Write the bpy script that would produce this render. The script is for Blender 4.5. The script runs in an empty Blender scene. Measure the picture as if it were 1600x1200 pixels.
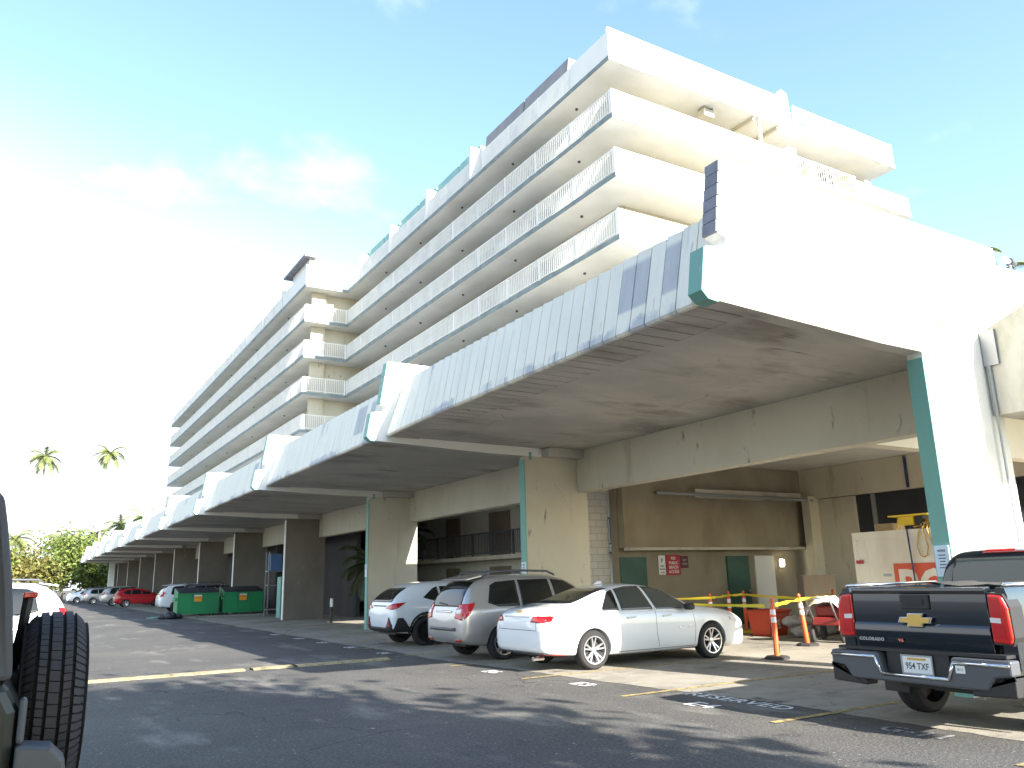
import bpy, bmesh, math, random
from mathutils import Vector, Matrix
from mathutils.bvhtree import BVHTree
SC = bpy.context.scene
COL = SC.collection
PI = math.pi
R = math.radians
random.seed(7)
# ------------------------------------------------------------------ camera
CAM_R = (0.8575545, -0.51379707, -0.02475581)      # world directions of the picture's right,
CAM_D = (0.09984672, 0.2134744, -0.97183297)       # down
CAM_F = (0.50460967, 0.83092794, 0.23436688)       # and forward axes
cd = bpy.data.cameras.new("camera"); cam = bpy.data.objects.new("camera", cd); COL.objects.link(cam)
m = Matrix.Identity(4)
for i in range(3):
    m[i][0] = CAM_R[i]; m[i][1] = -CAM_D[i]; m[i][2] = -CAM_F[i]
m[2][3] = 1.61
cam.matrix_world = m
cd.sensor_width = 36; cd.lens = 1253.35 / 1600 * 36; cd.clip_end = 3000; cd.clip_start = .05
SC.camera = cam
# ------------------------------------------------------------------ sun and sky
SUN = Vector((0.33, -1.93, 1.0)).normalized()
sl = bpy.data.lights.new("sun", "SUN"); so = bpy.data.objects.new("sun", sl); COL.objects.link(so)
sl.energy = 5.0; sl.angle = R(0.55); sl.color = (1, .94, .84)
so.rotation_euler = SUN.to_track_quat('Z', 'Y').to_euler()
w = bpy.data.worlds.new("World"); SC.world = w; w.use_nodes = True
nt = w.node_tree; N = nt.nodes; L = nt.links; N.clear()
out = N.new('ShaderNodeOutputWorld'); bg = N.new('ShaderNodeBackground'); sky = N.new('ShaderNodeTexSky')
sky.sky_type = 'NISHITA'; sky.sun_disc = False
sky.sun_elevation = math.asin(SUN.z); sky.sun_rotation = math.atan2(SUN.x, SUN.y)
sky.altitude = 0; sky.air_density = 1.0; sky.dust_density = .7; sky.ozone_density = 1.0
bg.inputs['Strength'].default_value = 0.105
tc = N.new('ShaderNodeTexCoord')
def mth(op, a, b=None, c=None, clamp=False):
    n = N.new('ShaderNodeMath'); n.operation = op; n.use_clamp = clamp
    for i, v in enumerate((a, b, c)):
        if v is None: continue
        if isinstance(v, (int, float)): n.inputs[i].default_value = v
        else: L.new(v, n.inputs[i])
    return n.outputs[0]
sep = N.new('ShaderNodeSeparateXYZ'); L.new(tc.outputs['Generated'], sep.inputs[0])
# bright sea haze low over the far end of the lot, thinning upwards and towards the right
hz = mth('ADD', mth('MULTIPLY', sep.outputs[0], .25), sep.outputs[2])
mr = N.new('ShaderNodeMapRange'); mr.interpolation_type = 'SMOOTHSTEP'
L.new(hz, mr.inputs[0]); mr.inputs[1].default_value = .13; mr.inputs[2].default_value = .53; mr.inputs[3].default_value = 1; mr.inputs[4].default_value = 0
m3 = N.new('ShaderNodeMapRange'); m3.interpolation_type = 'SMOOTHSTEP'; L.new(sep.outputs[1], m3.inputs[0]); m3.inputs[1].default_value = -.35; m3.inputs[2].default_value = .45
nz = N.new('ShaderNodeTexNoise'); nz.inputs['Scale'].default_value = 4.0; nz.inputs['Detail'].default_value = 6; nz.inputs['Roughness'].default_value = .52
mp = N.new('ShaderNodeMapping'); mp.inputs['Scale'].default_value = (1, 1, 1.7); mp.inputs['Location'].default_value = (3.1 + -0.011, 1.7 + -0.068, .4 + 0.192)
L.new(tc.outputs['Generated'], mp.inputs[0]); L.new(mp.outputs[0], nz.inputs[0])
cr = N.new('ShaderNodeMapRange'); cr.interpolation_type = 'SMOOTHSTEP'
L.new(nz.outputs[0], cr.inputs[0]); cr.inputs[1].default_value = .56; cr.inputs[2].default_value = .72
fac = mth('MAXIMUM', mth('MULTIPLY', mr.outputs[0], m3.outputs[0]), mth('MULTIPLY', cr.outputs[0], .42))
blu = N.new('ShaderNodeMix'); blu.data_type = 'RGBA'; blu.blend_type = 'MULTIPLY'; blu.inputs[0].default_value = 1
L.new(sky.outputs[0], blu.inputs[6]); blu.inputs[7].default_value = (1.38, 1.46, 1.48, 1)
mx = N.new('ShaderNodeMix'); mx.data_type = 'RGBA'
L.new(fac, mx.inputs[0]); L.new(blu.outputs[2], mx.inputs[6]); mx.inputs[7].default_value = (5.2, 5.5, 5.7, 1)
L.new(mx.outputs[2], bg.inputs[0]); L.new(bg.outputs[0], out.inputs[0])
SC.view_settings.view_transform = 'Standard'; SC.view_settings.look = 'None'
SC.view_settings.gamma = 1; SC.view_settings.exposure = 1.75
SC.cycles.max_bounces = 8; SC.cycles.diffuse_bounces = 5; SC.cycles.use_denoising = True

# ------------------------------------------------------------------ materials
MATS = {}
def base(name, rough=.6, metal=0.0):
    mt = bpy.data.materials.new(name); mt.use_nodes = True
    b = mt.node_tree.nodes['Principled BSDF']
    b.inputs['Roughness'].default_value = rough; b.inputs['Metallic'].default_value = metal
    MATS[name] = mt
    return mt, b, mt.node_tree.nodes, mt.node_tree.links
def plain(name, c, rough=.5, metal=0., coat=0., emit=None, spec=None):
    mt, b, n, l = base(name, rough, metal)
    b.inputs['Base Color'].default_value = (*c, 1)
    if coat: b.inputs['Coat Weight'].default_value = coat; b.inputs['Coat Roughness'].default_value = .05
    if spec is not None: b.inputs['Specular IOR Level'].default_value = spec
    if emit: b.inputs['Emission Color'].default_value = (*emit[0], 1); b.inputs['Emission Strength'].default_value = emit[1]
    return mt
def mixn(n, l, fac, a, b):
    x = n.new('ShaderNodeMix'); x.data_type = 'RGBA'
    l.new(fac, x.inputs[0])
    for i, v in ((6, a), (7, b)):
        if isinstance(v, tuple): x.inputs[i].default_value = (*v, 1)
        else: l.new(v, x.inputs[i])
    return x.outputs[2]
def noise(n, l, scale, stretch=(1, 1, 1), lo=.4, hi=.6, detail=5, rough=.6, coord='Object'):
    t = n.new('ShaderNodeTexCoord'); mpn = n.new('ShaderNodeMapping'); mpn.inputs['Scale'].default_value = stretch
    nn = n.new('ShaderNodeTexNoise'); nn.inputs['Scale'].default_value = scale; nn.inputs['Detail'].default_value = detail; nn.inputs['Roughness'].default_value = rough
    l.new(t.outputs[coord], mpn.inputs[0]); l.new(mpn.outputs[0], nn.inputs[0])
    r = n.new('ShaderNodeMapRange'); l.new(nn.outputs[0], r.inputs[0]); r.inputs[1].default_value = lo; r.inputs[2].default_value = hi
    return r.outputs[0], nn.outputs[0]
def bump(n, l, b, h, strength=.2, dist=.02):
    bp = n.new('ShaderNodeBump'); bp.inputs['Strength'].default_value = strength; bp.inputs['Distance'].default_value = dist
    l.new(h, bp.inputs['Height']); l.new(bp.outputs[0], b.inputs['Normal'])
def cracks(n, l, cur, sc, wd, col, st=(1, 1, 1), thr=(.45, .6)):
    t = n.new('ShaderNodeTexCoord'); mpn = n.new('ShaderNodeMapping'); mpn.inputs['Scale'].default_value = st
    wn = n.new('ShaderNodeTexNoise'); wn.inputs['Scale'].default_value = sc * 5; wn.inputs['Detail'].default_value = 5
    vm = n.new('ShaderNodeVectorMath'); vm.operation = 'MULTIPLY_ADD'; vm.inputs[1].default_value = (.9, .9, .9)
    l.new(t.outputs['Object'], mpn.inputs[0]); l.new(mpn.outputs[0], wn.inputs[0]); l.new(wn.outputs[1], vm.inputs[0]); l.new(mpn.outputs[0], vm.inputs[2])
    vo = n.new('ShaderNodeTexVoronoi'); vo.feature = 'DISTANCE_TO_EDGE'; vo.inputs['Scale'].default_value = sc; l.new(vm.outputs[0], vo.inputs[0])
    r_ = n.new('ShaderNodeMapRange'); l.new(vo.outputs[0], r_.inputs[0]); r_.inputs[1].default_value = wd * sc * .3; r_.inputs[2].default_value = wd * sc; r_.inputs[3].default_value = 1; r_.inputs[4].default_value = 0
    mk, _ = noise(n, l, sc * 1.3, (1, 1, 1), thr[0], thr[1])
    q = n.new('ShaderNodeMath'); q.operation = 'MULTIPLY'; l.new(r_.outputs[0], q.inputs[0]); l.new(mk, q.inputs[1])
    return mixn(n, l, q.outputs[0], cur, col)
def worn(name, c, layers, rough=.75, bscale=30, bstr=.25, crack=None):
    """paint or concrete: base colour c with stain layers (colour, scale, stretch, lo, hi)"""
    mt, b, n, l = base(name, rough)
    cur = c
    for (col, sc, st, lo, hi) in layers:
        f, _ = noise(n, l, sc, st, lo, hi)
        cur = mixn(n, l, f, cur, col)
    if crack: cur = cracks(n, l, cur, *crack)
    if isinstance(cur, tuple): b.inputs['Base Color'].default_value = (*cur, 1)
    else: l.new(cur, b.inputs['Base Color'])
    _, h = noise(n, l, bscale)
    bump(n, l, b, h, bstr)
    return mt
worn('white_stucco', (.80, .79, .74), [((.72, .70, .62), .35, (1, 1, .6), .45, .75), ((.50, .47, .40), 1.6, (1.5, 1.5, .25), .66, .86)])
worn('cream_paint', (.58, .54, .43), [((.50, .46, .36), .5, (1, 1, .7), .4, .7), ((.34, .28, .19), 1.3, (1.6, 1.6, .22), .60, .82), ((.16, .13, .10), 3.1, (1.3, 1.3, .5), .66, .75)], crack=(.30, .008, (.34, .29, .21), (1, 1, .5), (.52, .66)))
worn('cream_soffit', (.74, .735, .70), [((.63, .62, .575), .4, (1, 1, 1), .4, .7), ((.40, .36, .28), 1.1, (1, 1, 1), .68, .82)])
worn('grey_soffit', (.40, .38, .345), [((.50, .47, .42), .55, (.6, 1, 1), .45, .62), ((.27, .245, .21), .9, (.5, 1.2, 1), .53, .68), ((.46, .44, .40), 2.6, (.4, 1.5, 1), .58, .68), ((.13, .115, .10), 2.2, (.35, 2.5, 1), .66, .74)], bscale=14, bstr=.35, crack=(.22, .012, (.20, .18, .155)))
worn('concrete_beam', (.42, .38, .31), [((.33, .29, .23), .9, (1, 1, .5), .45, .7), ((.62, .58, .46), 1.8, (1, 1, .6), .58, .66)])
worn('teal_paint', (.15, .36, .30), [((.20, .42, .37), 1.0, (1, 1, .4), .45, .7), ((.33, .40, .36), 3.0, (1.4, 1.4, .3), .66, .75)], rough=.5)
worn('dark_trim', (.16, .20, .20), [((.26, .31, .30), 1.2, (1, 1, 1), .4, .7)])
worn('grey_shingle', (.20, .20, .23), [((.29, .29, .32), 4, (1, 1, 1), .4, .7)])
worn('mansard_grey', (.24, .23, .235), [((.31, .30, .305), 1.5, (1, 1, .5), .4, .7)])
worn('mansard_teal', (.22, .42, .38), [((.30, .48, .45), 1.2, (1, 1, .5), .4, .7)])
worn('brown_wall', (.27, .235, .17), [((.23, .195, .14), .4, (1, 1, .7), .42, .62), ((.16, .125, .085), .8, (1.2, 1.2, .3), .58, .85), ((.33, .30, .23), .3, (1, 1, .6), .52, .70)])
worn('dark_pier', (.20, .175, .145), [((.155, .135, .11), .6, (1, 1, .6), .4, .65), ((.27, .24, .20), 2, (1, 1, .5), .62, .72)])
worn('stained_stucco', (.52, .50, .43), [((.36, .345, .27), 1.1, (1, 1, .5), .42, .62), ((.36, .34, .27), 2.4, (1, 1, .5), .6, .74)])
worn('raw_concrete', (.45, .42, .36), [((.30, .28, .23), 1.2, (1, 1, .5), .48, .7), ((.52, .51, .40), 2.2, (1, 1, .4), .55, .75)])
worn('railing_paint', (.82, .795, .735), [((.68, .67, .64), 1.0, (1, 1, 1), .45, .75)], rough=.5)
worn('old_door', (.05, .12, .095), [((.035, .085, .07), 1.5, (1, 1, 1), .4, .7)], rough=.45)
worn('bay_shade', (.035, .033, .035), [((.055, .05, .05), .7, (1, 1, .4), .4, .6)])  # near-black wall colour: the deep shade of the far bays is painted in
worn('dumpster_green', (.012, .24, .085), [((.02, .17, .07), 1.5, (1, 1, .4), .45, .7), ((.16, .11, .06), 3.5, (1, 1, .6), .68, .78)], rough=.5)
worn('white_container', (.68, .63, .54), [((.55, .49, .40), 1.0, (1, 1, .4), .5, .75)], rough=.5)
# concrete block wall
mt, b, n, l = base('block_wall', .85)
t = n.new('ShaderNodeTexCoord'); br = n.new('ShaderNodeTexBrick'); mpn = n.new('ShaderNodeMapping'); mpn.inputs['Rotation'].default_value = (R(90), 0, 0)
l.new(t.outputs['Object'], mpn.inputs[0]); l.new(mpn.outputs[0], br.inputs[0])
br.inputs['Color1'].default_value = (.55, .55, .53, 1); br.inputs['Color2'].default_value = (.5, .5, .48, 1); br.inputs['Mortar'].default_value = (.36, .36, .35, 1)
br.inputs['Scale'].default_value = 1; br.inputs['Mortar Size'].default_value = .012; br.inputs['Brick Width'].default_value = .4; br.inputs['Row Height'].default_value = .2
l.new(br.outputs[0], b.inputs['Base Color'])
# canopy fascia panels: each board weathers in its own way, some have lost their paint
mt, b, n, l = base('fascia_panel', .7)
g = n.new('ShaderNodeNewGeometry')
f1, h1 = noise(n, l, 1.0, (1.2, 3.0, .5), .45, .7)
c0 = mixn(n, l, f1, (.81, .78, .67), (.73, .71, .61))
def nmath(op, a, b2):
    q = n.new('ShaderNodeMath'); q.operation = op; q.use_clamp = True
    for i, v in enumerate((a, b2)):
        if isinstance(v, (int, float)): q.inputs[i].default_value = v
        else: l.new(v, q.inputs[i])
    return q.outputs[0]
t_ = n.new('ShaderNodeTexCoord'); sx_ = n.new('ShaderNodeSeparateXYZ'); l.new(t_.outputs['Object'], sx_.inputs[0])
f3, _ = noise(n, l, 9, (1, 1, .5), .40, .50)
def zramp(a, b2):
    r_ = n.new('ShaderNodeMapRange'); l.new(sx_.outputs[2], r_.inputs[0]); r_.inputs[1].default_value = a; r_.inputs[2].default_value = b2; return r_.outputs[0]
f2, _ = noise(n, l, .40, (0, 1, 0), .485, .53)          # stretches of the eave where the feet of the boards have lost their paint
fe, _ = noise(n, l, 5, (1, 1, 1), .3, .7)
foot = nmath('MULTIPLY', nmath('SUBTRACT', 1.0, nmath('MULTIPLY', nmath('SUBTRACT', zramp(4.75, 5.25), nmath('MULTIPLY', fe, .35)), 6.0)), f2)
rr = n.new('ShaderNodeMapRange'); l.new(g.outputs['Random Per Island'], rr.inputs[0]); rr.inputs[1].default_value = .905; rr.inputs[2].default_value = .91
tall = nmath('MULTIPLY', nmath('MULTIPLY', rr.outputs[0], nmath('MULTIPLY', zramp(5.05, 5.10), 1.0)), nmath('MULTIPLY', nmath('SUBTRACT', 1.0, zramp(5.72, 5.8)), 1.0))
f5, _ = noise(n, l, .45, (0, 1, 0), .60, .63); head = nmath('MULTIPLY', nmath('MULTIPLY', zramp(5.45, 5.7), f5), f3)
mk = nmath('MAXIMUM', nmath('MAXIMUM', foot, tall), head)
f6, _ = noise(n, l, 6, (1, 1, .4), .3, .7)
c1 = mixn(n, l, nmath('MULTIPLY', mk, .80), c0, mixn(n, l, f6, (.33, .35, .40), (.44, .455, .48)))
f4, _ = noise(n, l, 2.4, (1, 3, .5), .66, .74)
c2 = mixn(n, l, f4, c1, (.45, .44, .38))
l.new(c2, b.inputs['Base Color']); _, h = noise(n, l, 25); bump(n, l, b, h, .2)
# asphalt
mt, b, n, l = base('asphalt', .9)
f, _ = noise(n, l, .25, (1, 1, 1), .4, .65)
c = mixn(n, l, f, (.062, .059, .056), (.102, .096, .086))
f, _ = noise(n, l, .9, (1, .35, 1), .56, .70); c = mixn(n, l, f, c, (.20, .19, .165))
f, _ = noise(n, l, 1.7, (1, 1, 1), .60, .75); c = mixn(n, l, f, c, (.035, .034, .034))
f, hh = noise(n, l, 34, (1, 1, 1), .55, .68, detail=3, rough=.7); c = mixn(n, l, f, c, (.19, .18, .165))
f, _ = noise(n, l, 11, (1, 1, 1), .665, .70, detail=4); c = mixn(n, l, f, c, (.32, .30, .27))
c = cracks(n, l, c, .30, .018, (.018, .018, .018))
f, _ = noise(n, l, 28, (1, 1, 1), .42, .32, detail=2); c = mixn(n, l, f, c, (.025, .025, .026))
l.new(c, b.inputs['Base Color']); bump(n, l, b, hh, .8, .02)
worn('stall_concrete', (.31, .285, .235), [((.22, .20, .165), .5, (1, 1, 1), .42, .62), ((.10, .09, .08), .7, (.5, 1.4, 1), .56, .72), ((.32, .30, .25), 3, (1, 1, 1), .5, .7), ((.055, .05, .046), 1.4, (1, .6, 1), .64, .74)], rough=.9, bscale=50, bstr=.4, crack=(.35, .015, (.08, .07, .06)))
def paintmat(name, c, c2, thr=.52):
    mt, b, n, l = base(name, .8)
    f, _ = noise(n, l, 9, (1, 1, 1), thr - .08, thr + .08, detail=8, rough=.75)
    l.new(mixn(n, l, f, c, c2), b.inputs['Base Color'])
paintmat('white_marking', (.74, .74, .72), (.20, .19, .17), .60)
paintmat('faint_marking', (.40, .40, .40), (.11, .105, .10), .50)
paintmat('yellow_marking', (.50, .36, .12), (.17, .14, .09), .50)
paintmat('hump_yellow', (.40, .32, .17), (.12, .11, .085), .55)
# vehicles and small things
plain('paint_white', (.78, .80, .82), .25, 0, 1.0)
plain('paint_silver', (.48, .48, .47), .3, .55, 1.0)
plain('paint_navy', (.009, .014, .022), .22, .2, 1.0)
plain('paint_red', (.45, .012, .02), .25, 0, 1.0)
plain('paint_green', (.004, .009, .006), .45, 0, .2)
plain('paint_grey', (.20, .21, .22), .3, .4, 1.0)
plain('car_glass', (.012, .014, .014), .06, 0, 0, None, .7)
plain('car_glass_lit', (.06, .07, .065), .10, 0, 0, None, .7)  # paler copy of the glass, the lit cabin behind put into its colour
plain('black_plastic', (.018, .018, .019), .55)
plain('grey_plastic', (.075, .08, .09), .45)
plain('tyre_rubber', (.022, .021, .022), .8)
plain('tread_rubber', (.045, .043, .046), .75)
plain('groove_shade_rubber', (.008, .008, .008), .9)  # tyre base under the tread blocks; groove shade put into the colour
plain('rim_alloy', (.62, .63, .65), .28, .8)
plain('rim_black', (.02, .02, .02), .3, .3)
plain('chrome', (.75, .76, .78), .12, 1)
plain('lens_red', (.50, .01, .012), .12, 0, 1)
plain('lens_bright_red', (.62, .016, .010), .12, 0, 1)
plain('lens_clear', (.72, .70, .70), .1, 0, 1)
plain('plate_white', (.72, .74, .72), .5)
plain('ink', (.03, .03, .04), .6)
plain('emblem_gold', (.62, .42, .12), .3, .6)
plain('soft_top', (.085, .085, .09), .9)
plain('orange_plastic', (.80, .13, .03), .45)
plain('reflective_white', (.82, .82, .85), .4)
plain('rubber_base', (.035, .033, .033), .8)
plain('tape_yellow', (.78, .62, .03), .45)
plain('yellow_paint', (.72, .50, .02), .45)
plain('sign_red', (.38, .03, .045), .5)
plain('sign_maroon', (.10, .025, .04), .5)
plain('sign_white', (.70, .70, .68), .5)
plain('notice_blue', (.62, .72, .80), .5)
plain('pod_red', (.55, .075, .03), .5)
plain('bucket_orange', (.55, .06, .02), .45)
plain('machine_red', (.22, .02, .018), .45)
plain('cable_blue', (.02, .03, .09), .5)
plain('cable_yellow', (.42, .26, .06), .5)
plain('lid_black', (.03, .033, .042), .45)
plain('label_orange', (.75, .30, .02), .5)
plain('lamp_lit', (.9, .8, .6), .5, 0, 0, ((1, .82, .55), 6))
plain('metal_grey', (.33, .34, .35), .45, .5)
plain('window_dark', (.03, .035, .045), .08, 0, 0, None, .8)
plain('window_frame_white', (.75, .75, .73), .5)
plain('blue_crate', (.10, .20, .42), .5)
worn('sack_cloth', (.50, .48, .45), [((.38, .36, .34), 6, (1, 1, 1), .4, .6)])
worn('cardboard', (.42, .30, .16), [((.34, .24, .12), 5, (1, 1, 1), .4, .6)])
worn('tan_panel', (.30, .24, .18), [((.24, .19, .14), 1, (1, 1, .4), .4, .7)])
def leafmat(name, a, b2):
    mt, b, n, l = base(name, .55)
    g = n.new('ShaderNodeNewGeometry')
    l.new(mixn(n, l, g.outputs['Random Per Island'], a, b2), b.inputs['Base Color'])
    b.inputs['Transmission Weight'].default_value = 0
    return mt
leafmat('leaf_green', (.075, .12, .022), (.18, .22, .05))
leafmat('leaf_dry', (.10, .11, .02), (.20, .17, .05))
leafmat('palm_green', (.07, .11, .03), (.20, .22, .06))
leafmat('palm_shaded', (.02, .04, .015), (.045, .07, .02))  # palm leaf colour darkened to carry the shade of the court and bay
worn('bark', (.30, .26, .21), [((.20, .17, .14), 4, (1, 1, .4), .4, .6)])
worn('palm_bark', (.46, .42, .36), [((.34, .31, .26), 3, (1, 1, 4), .4, .6)])
# ------------------------------------------------------------------ mesh helpers
def tag(o, label=None, cat=None, group=None, kind=None):
    if label: o['label'] = label
    if cat: o['category'] = cat
    if group: o['group'] = group
    if kind: o['kind'] = kind
    return o
def empty(name, loc=(0, 0, 0), rz=0, label=None, cat=None, group=None):
    o = bpy.data.objects.new(name, None); COL.objects.link(o)
    o.location = loc; o.rotation_euler = (0, 0, rz); o.empty_display_size = .3
    return tag(o, label, cat, group)
class MB:
    """collects shapes; build() links them as one mesh object"""
    def __init__(s): s.v = []; s.f = []
    def add(s, vs, fs):
        k = len(s.v); s.v += [tuple(p) for p in vs]; s.f += [tuple(i + k for i in q) for q in fs]; return s
    def box(s, x0, x1, y0, y1, z0, z1):
        return s.add([(x, y, z) for x in (x0, x1) for y in (y0, y1) for z in (z0, z1)],
                     [(0, 1, 3, 2), (4, 6, 7, 5), (0, 4, 5, 1), (2, 3, 7, 6), (0, 2, 6, 4), (1, 5, 7, 3)])
    def prism(s, poly, axis, a, b):
        """2-D polygon extruded along an axis from a to b; poly = (x,z) for 'y', (y,z) for 'x', (x,y) for 'z'"""
        n = len(poly); ar = sum(poly[i][0] * poly[(i + 1) % n][1] - poly[(i + 1) % n][0] * poly[i][1] for i in range(n))
        if ar < 0: poly = poly[::-1]
        f = {'x': lambda p, t: (t, p[0], p[1]), 'y': lambda p, t: (p[0], t, p[1]), 'z': lambda p, t: (p[0], p[1], t)}[axis]
        vs = [f(p, a) for p in poly] + [f(p, b) for p in poly]
        fs = [tuple(range(n))[::-1], tuple(range(n, 2 * n))] + [(i, (i + 1) % n, n + (i + 1) % n, n + i) for i in range(n)]
        if axis == 'y': fs = [q[::-1] for q in fs]
        if a > b: fs = [q[::-1] for q in fs]
        return s.add(vs, fs)
    def ring(s, rings, close=True, cap=True):
        n = len(rings[0]); vs = [p for r in rings for p in r]; fs = []
        for i in range(len(rings) - 1):
            for j in range(n if close else n - 1):
                k = (j + 1) % n; fs.append((i * n + j, i * n + k, (i + 1) * n + k, (i + 1) * n + j))
        if cap: fs += [tuple(range(n))[::-1], tuple((len(rings) - 1) * n + j for j in range(n))]
        return s.add(vs, fs)
    def tube(s, pts, r, n=8, cap=True):
        pts = [Vector(p) for p in pts]; rs = r if isinstance(r, (list, tuple)) else [r] * len(pts); rg = []
        for i, p in enumerate(pts):
            d = (pts[min(i + 1, len(pts) - 1)] - pts[max(i - 1, 0)]).normalized()
            u = d.cross(Vector((0, 0, 1)) if abs(d.z) < .95 else Vector((1, 0, 0))).normalized(); v = d.cross(u)
            rg.append([p + (u * math.cos(2 * PI * j / n) + v * math.sin(2 * PI * j / n)) * rs[i] for j in range(n)])
        rg = [[q for q in r_[::-1]] for r_ in rg]
        return s.ring(rg, True, cap)
    def lathe(s, prof, axis='z', c=(0, 0, 0), n=24, a0=0.0, cap=True):
        """profile (radius, t) turned round an axis through c"""
        rg = []
        for (r, t) in prof:
            q = []
            for j in range(n):
                a = a0 + 2 * PI * j / n; u, v = r * math.cos(a), r * math.sin(a)
                q.append({'z': (c[0] + u, c[1] + v, c[2] + t), 'y': (c[0] + v, c[1] + t, c[2] + u), 'x': (c[0] + t, c[1] + u, c[2] + v)}[axis])
            rg.append(q)
        return s.ring(rg, True, cap)
    def build(s, name, mat, parent=None, smooth=None, bevel=0, world=False, loc=None, sub=0):
        me = bpy.data.meshes.new(name); vs = s.v
        if world and parent is not None:
            o_ = parent.location; vs = [(x - o_[0], y - o_[1], z - o_[2]) for x, y, z in vs]
        me.from_pydata(vs, [], s.f)
        if mat: me.materials.append(MATS[mat] if isinstance(mat, str) else mat)
        bm = bmesh.new(); bm.from_mesh(me); bmesh.ops.recalc_face_normals(bm, faces=bm.faces); bm.to_mesh(me); bm.free()
        o = bpy.data.objects.new(name, me); COL.objects.link(o)
        if parent is not None: o.parent = parent
        if loc: o.location = loc
        if smooth:
            for p in me.polygons: p.use_smooth = True
            if smooth is not True: me.set_sharp_from_angle(angle=R(smooth))
        if bevel:
            bv = o.modifiers.new('bevel', 'BEVEL'); bv.width = bevel; bv.segments = 2; bv.limit_method = 'ANGLE'; bv.angle_limit = R(40)
        if sub:
            sb = o.modifiers.new('sub', 'SUBSURF'); sb.levels = sub; sb.render_levels = sub
        return o
def text_mesh(name, txt, size, mat, parent=None, loc=(0, 0, 0), ux=(1, 0, 0), uy=(0, 1, 0), depth=.002, align='LEFT', sx=1.0, spacing=1.0, bold=0.0):
    """lettering as a mesh: local x runs along ux, letter tops point along uy"""
    cu = bpy.data.curves.new('t', 'FONT'); cu.body = txt; cu.size = size; cu.extrude = depth; cu.align_x = align; cu.space_character = spacing; cu.offset = bold; cu.resolution_u = 3
    to = bpy.data.objects.new('t', cu); COL.objects.link(to)
    dg = bpy.context.evaluated_depsgraph_get(); me = bpy.data.meshes.new_from_object(to.evaluated_get(dg))
    bpy.data.objects.remove(to); bpy.data.curves.remove(cu)
    ux = Vector(ux).normalized(); uy = Vector(uy).normalized(); uz = ux.cross(uy)
    for v in me.vertices: v.co = Vector(loc) + ux * (v.co.x * sx) + uy * v.co.y + uz * v.co.z
    me.name = name; me.materials.clear(); me.materials.append(MATS[mat])
    o = bpy.data.objects.new(name, me); COL.objects.link(o)
    if parent is not None: o.parent = parent
    return o
def copy_tree(o, parent=None):
    c = o.copy(); COL.objects.link(c); c.parent = parent
    for ch in [x for x in bpy.data.objects if x.parent is o]: copy_tree(ch, c)
    return c
# ------------------------------------------------------------------ ground
MB().add([(-900, -900, 0), (900, -900, 0), (900, 900, 0), (-900, 900, 0)], [(0, 1, 2, 3)]).build('parking_lot_ground', 'asphalt')['kind'] = 'structure'
# concrete parking apron under the canopies, its edge a little ragged
rag = [(7.62 + .62 * min(1, max(0, (15 - y) / 7)) + .04 * math.sin(y * 1.1) + random.uniform(-.035, .035), y) for y in [-6 + i * .22 for i in range(600)]]
apv = [(x, y, .004) for x, y in rag] + [(40, y, .004) for x, y in rag]
MB().add(apv, [(i, i + len(rag), i + 1 + len(rag), i + 1) for i in range(len(rag) - 1)]).build('parking_apron_pavement', 'stall_concrete')['kind'] = 'structure'
def marking(name, mat, polys, z=.008):
    mb_ = MB()
    for p in polys: mb_.add([(x, y, z) for x, y in p], [tuple(range(len(p)))])
    o = mb_.build(name, mat); o['kind'] = 'structure'; return o
BAY = 10.42; YB = 6.2
for k in range(-1, 40):
    y = 6.58 + 2.6 * k
    marking('stall_line_marking', 'yellow_marking', [[(7.2, y - .05), (12.2, y - .05), (12.2, y + .05), (7.2, y + .05)]])
# stall lettering, read from the lot
def ground_text(txt, x, y, size, mat, sx=1.0, z=.0085):
    o = text_mesh('stall_lettering_marking', txt, size, mat, None, (x, y, z), (0, -1, 0), (1, 0, 0), .0008, 'LEFT', sx, 1.05, .004)
    o['kind'] = 'structure'; return o
ground_text('RESERVED', 7.95, 8.80, .34, 'white_marking', 1.10)
ground_text('E4', 7.34, 8.18, .40, 'white_marking', 1.15)
ground_text('E3', 7.40, 10.78, .40, 'white_marking', 1.15)
ground_text('G-11', 7.72, 5.70, .36, 'faint_marking', 1.0)
for y in (13.2, 18.2, 20.4, 22.6, 24.8, 27.4): ground_text('E' + str(int(y) % 7), 7.20, y, .38, 'white_marking', 1.1)
# faded yellow speed hump across the lane
hp = MB()
for a, b2 in ((1.0, 3.9), (4.05, 4.82), (4.9, 6.85)):
    hp.ring([[(x, 16.62 - .20, .003), (x, 16.62 - .10, .035), (x, 16.62 + .10, .035), (x, 16.62 + .20, .003)] for x in (a, b2)], False, False)
tag(hp.build('speed_hump', 'hump_yellow'), 'faded yellow painted speed hump low across the asphalt lane', 'speed hump')
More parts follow.
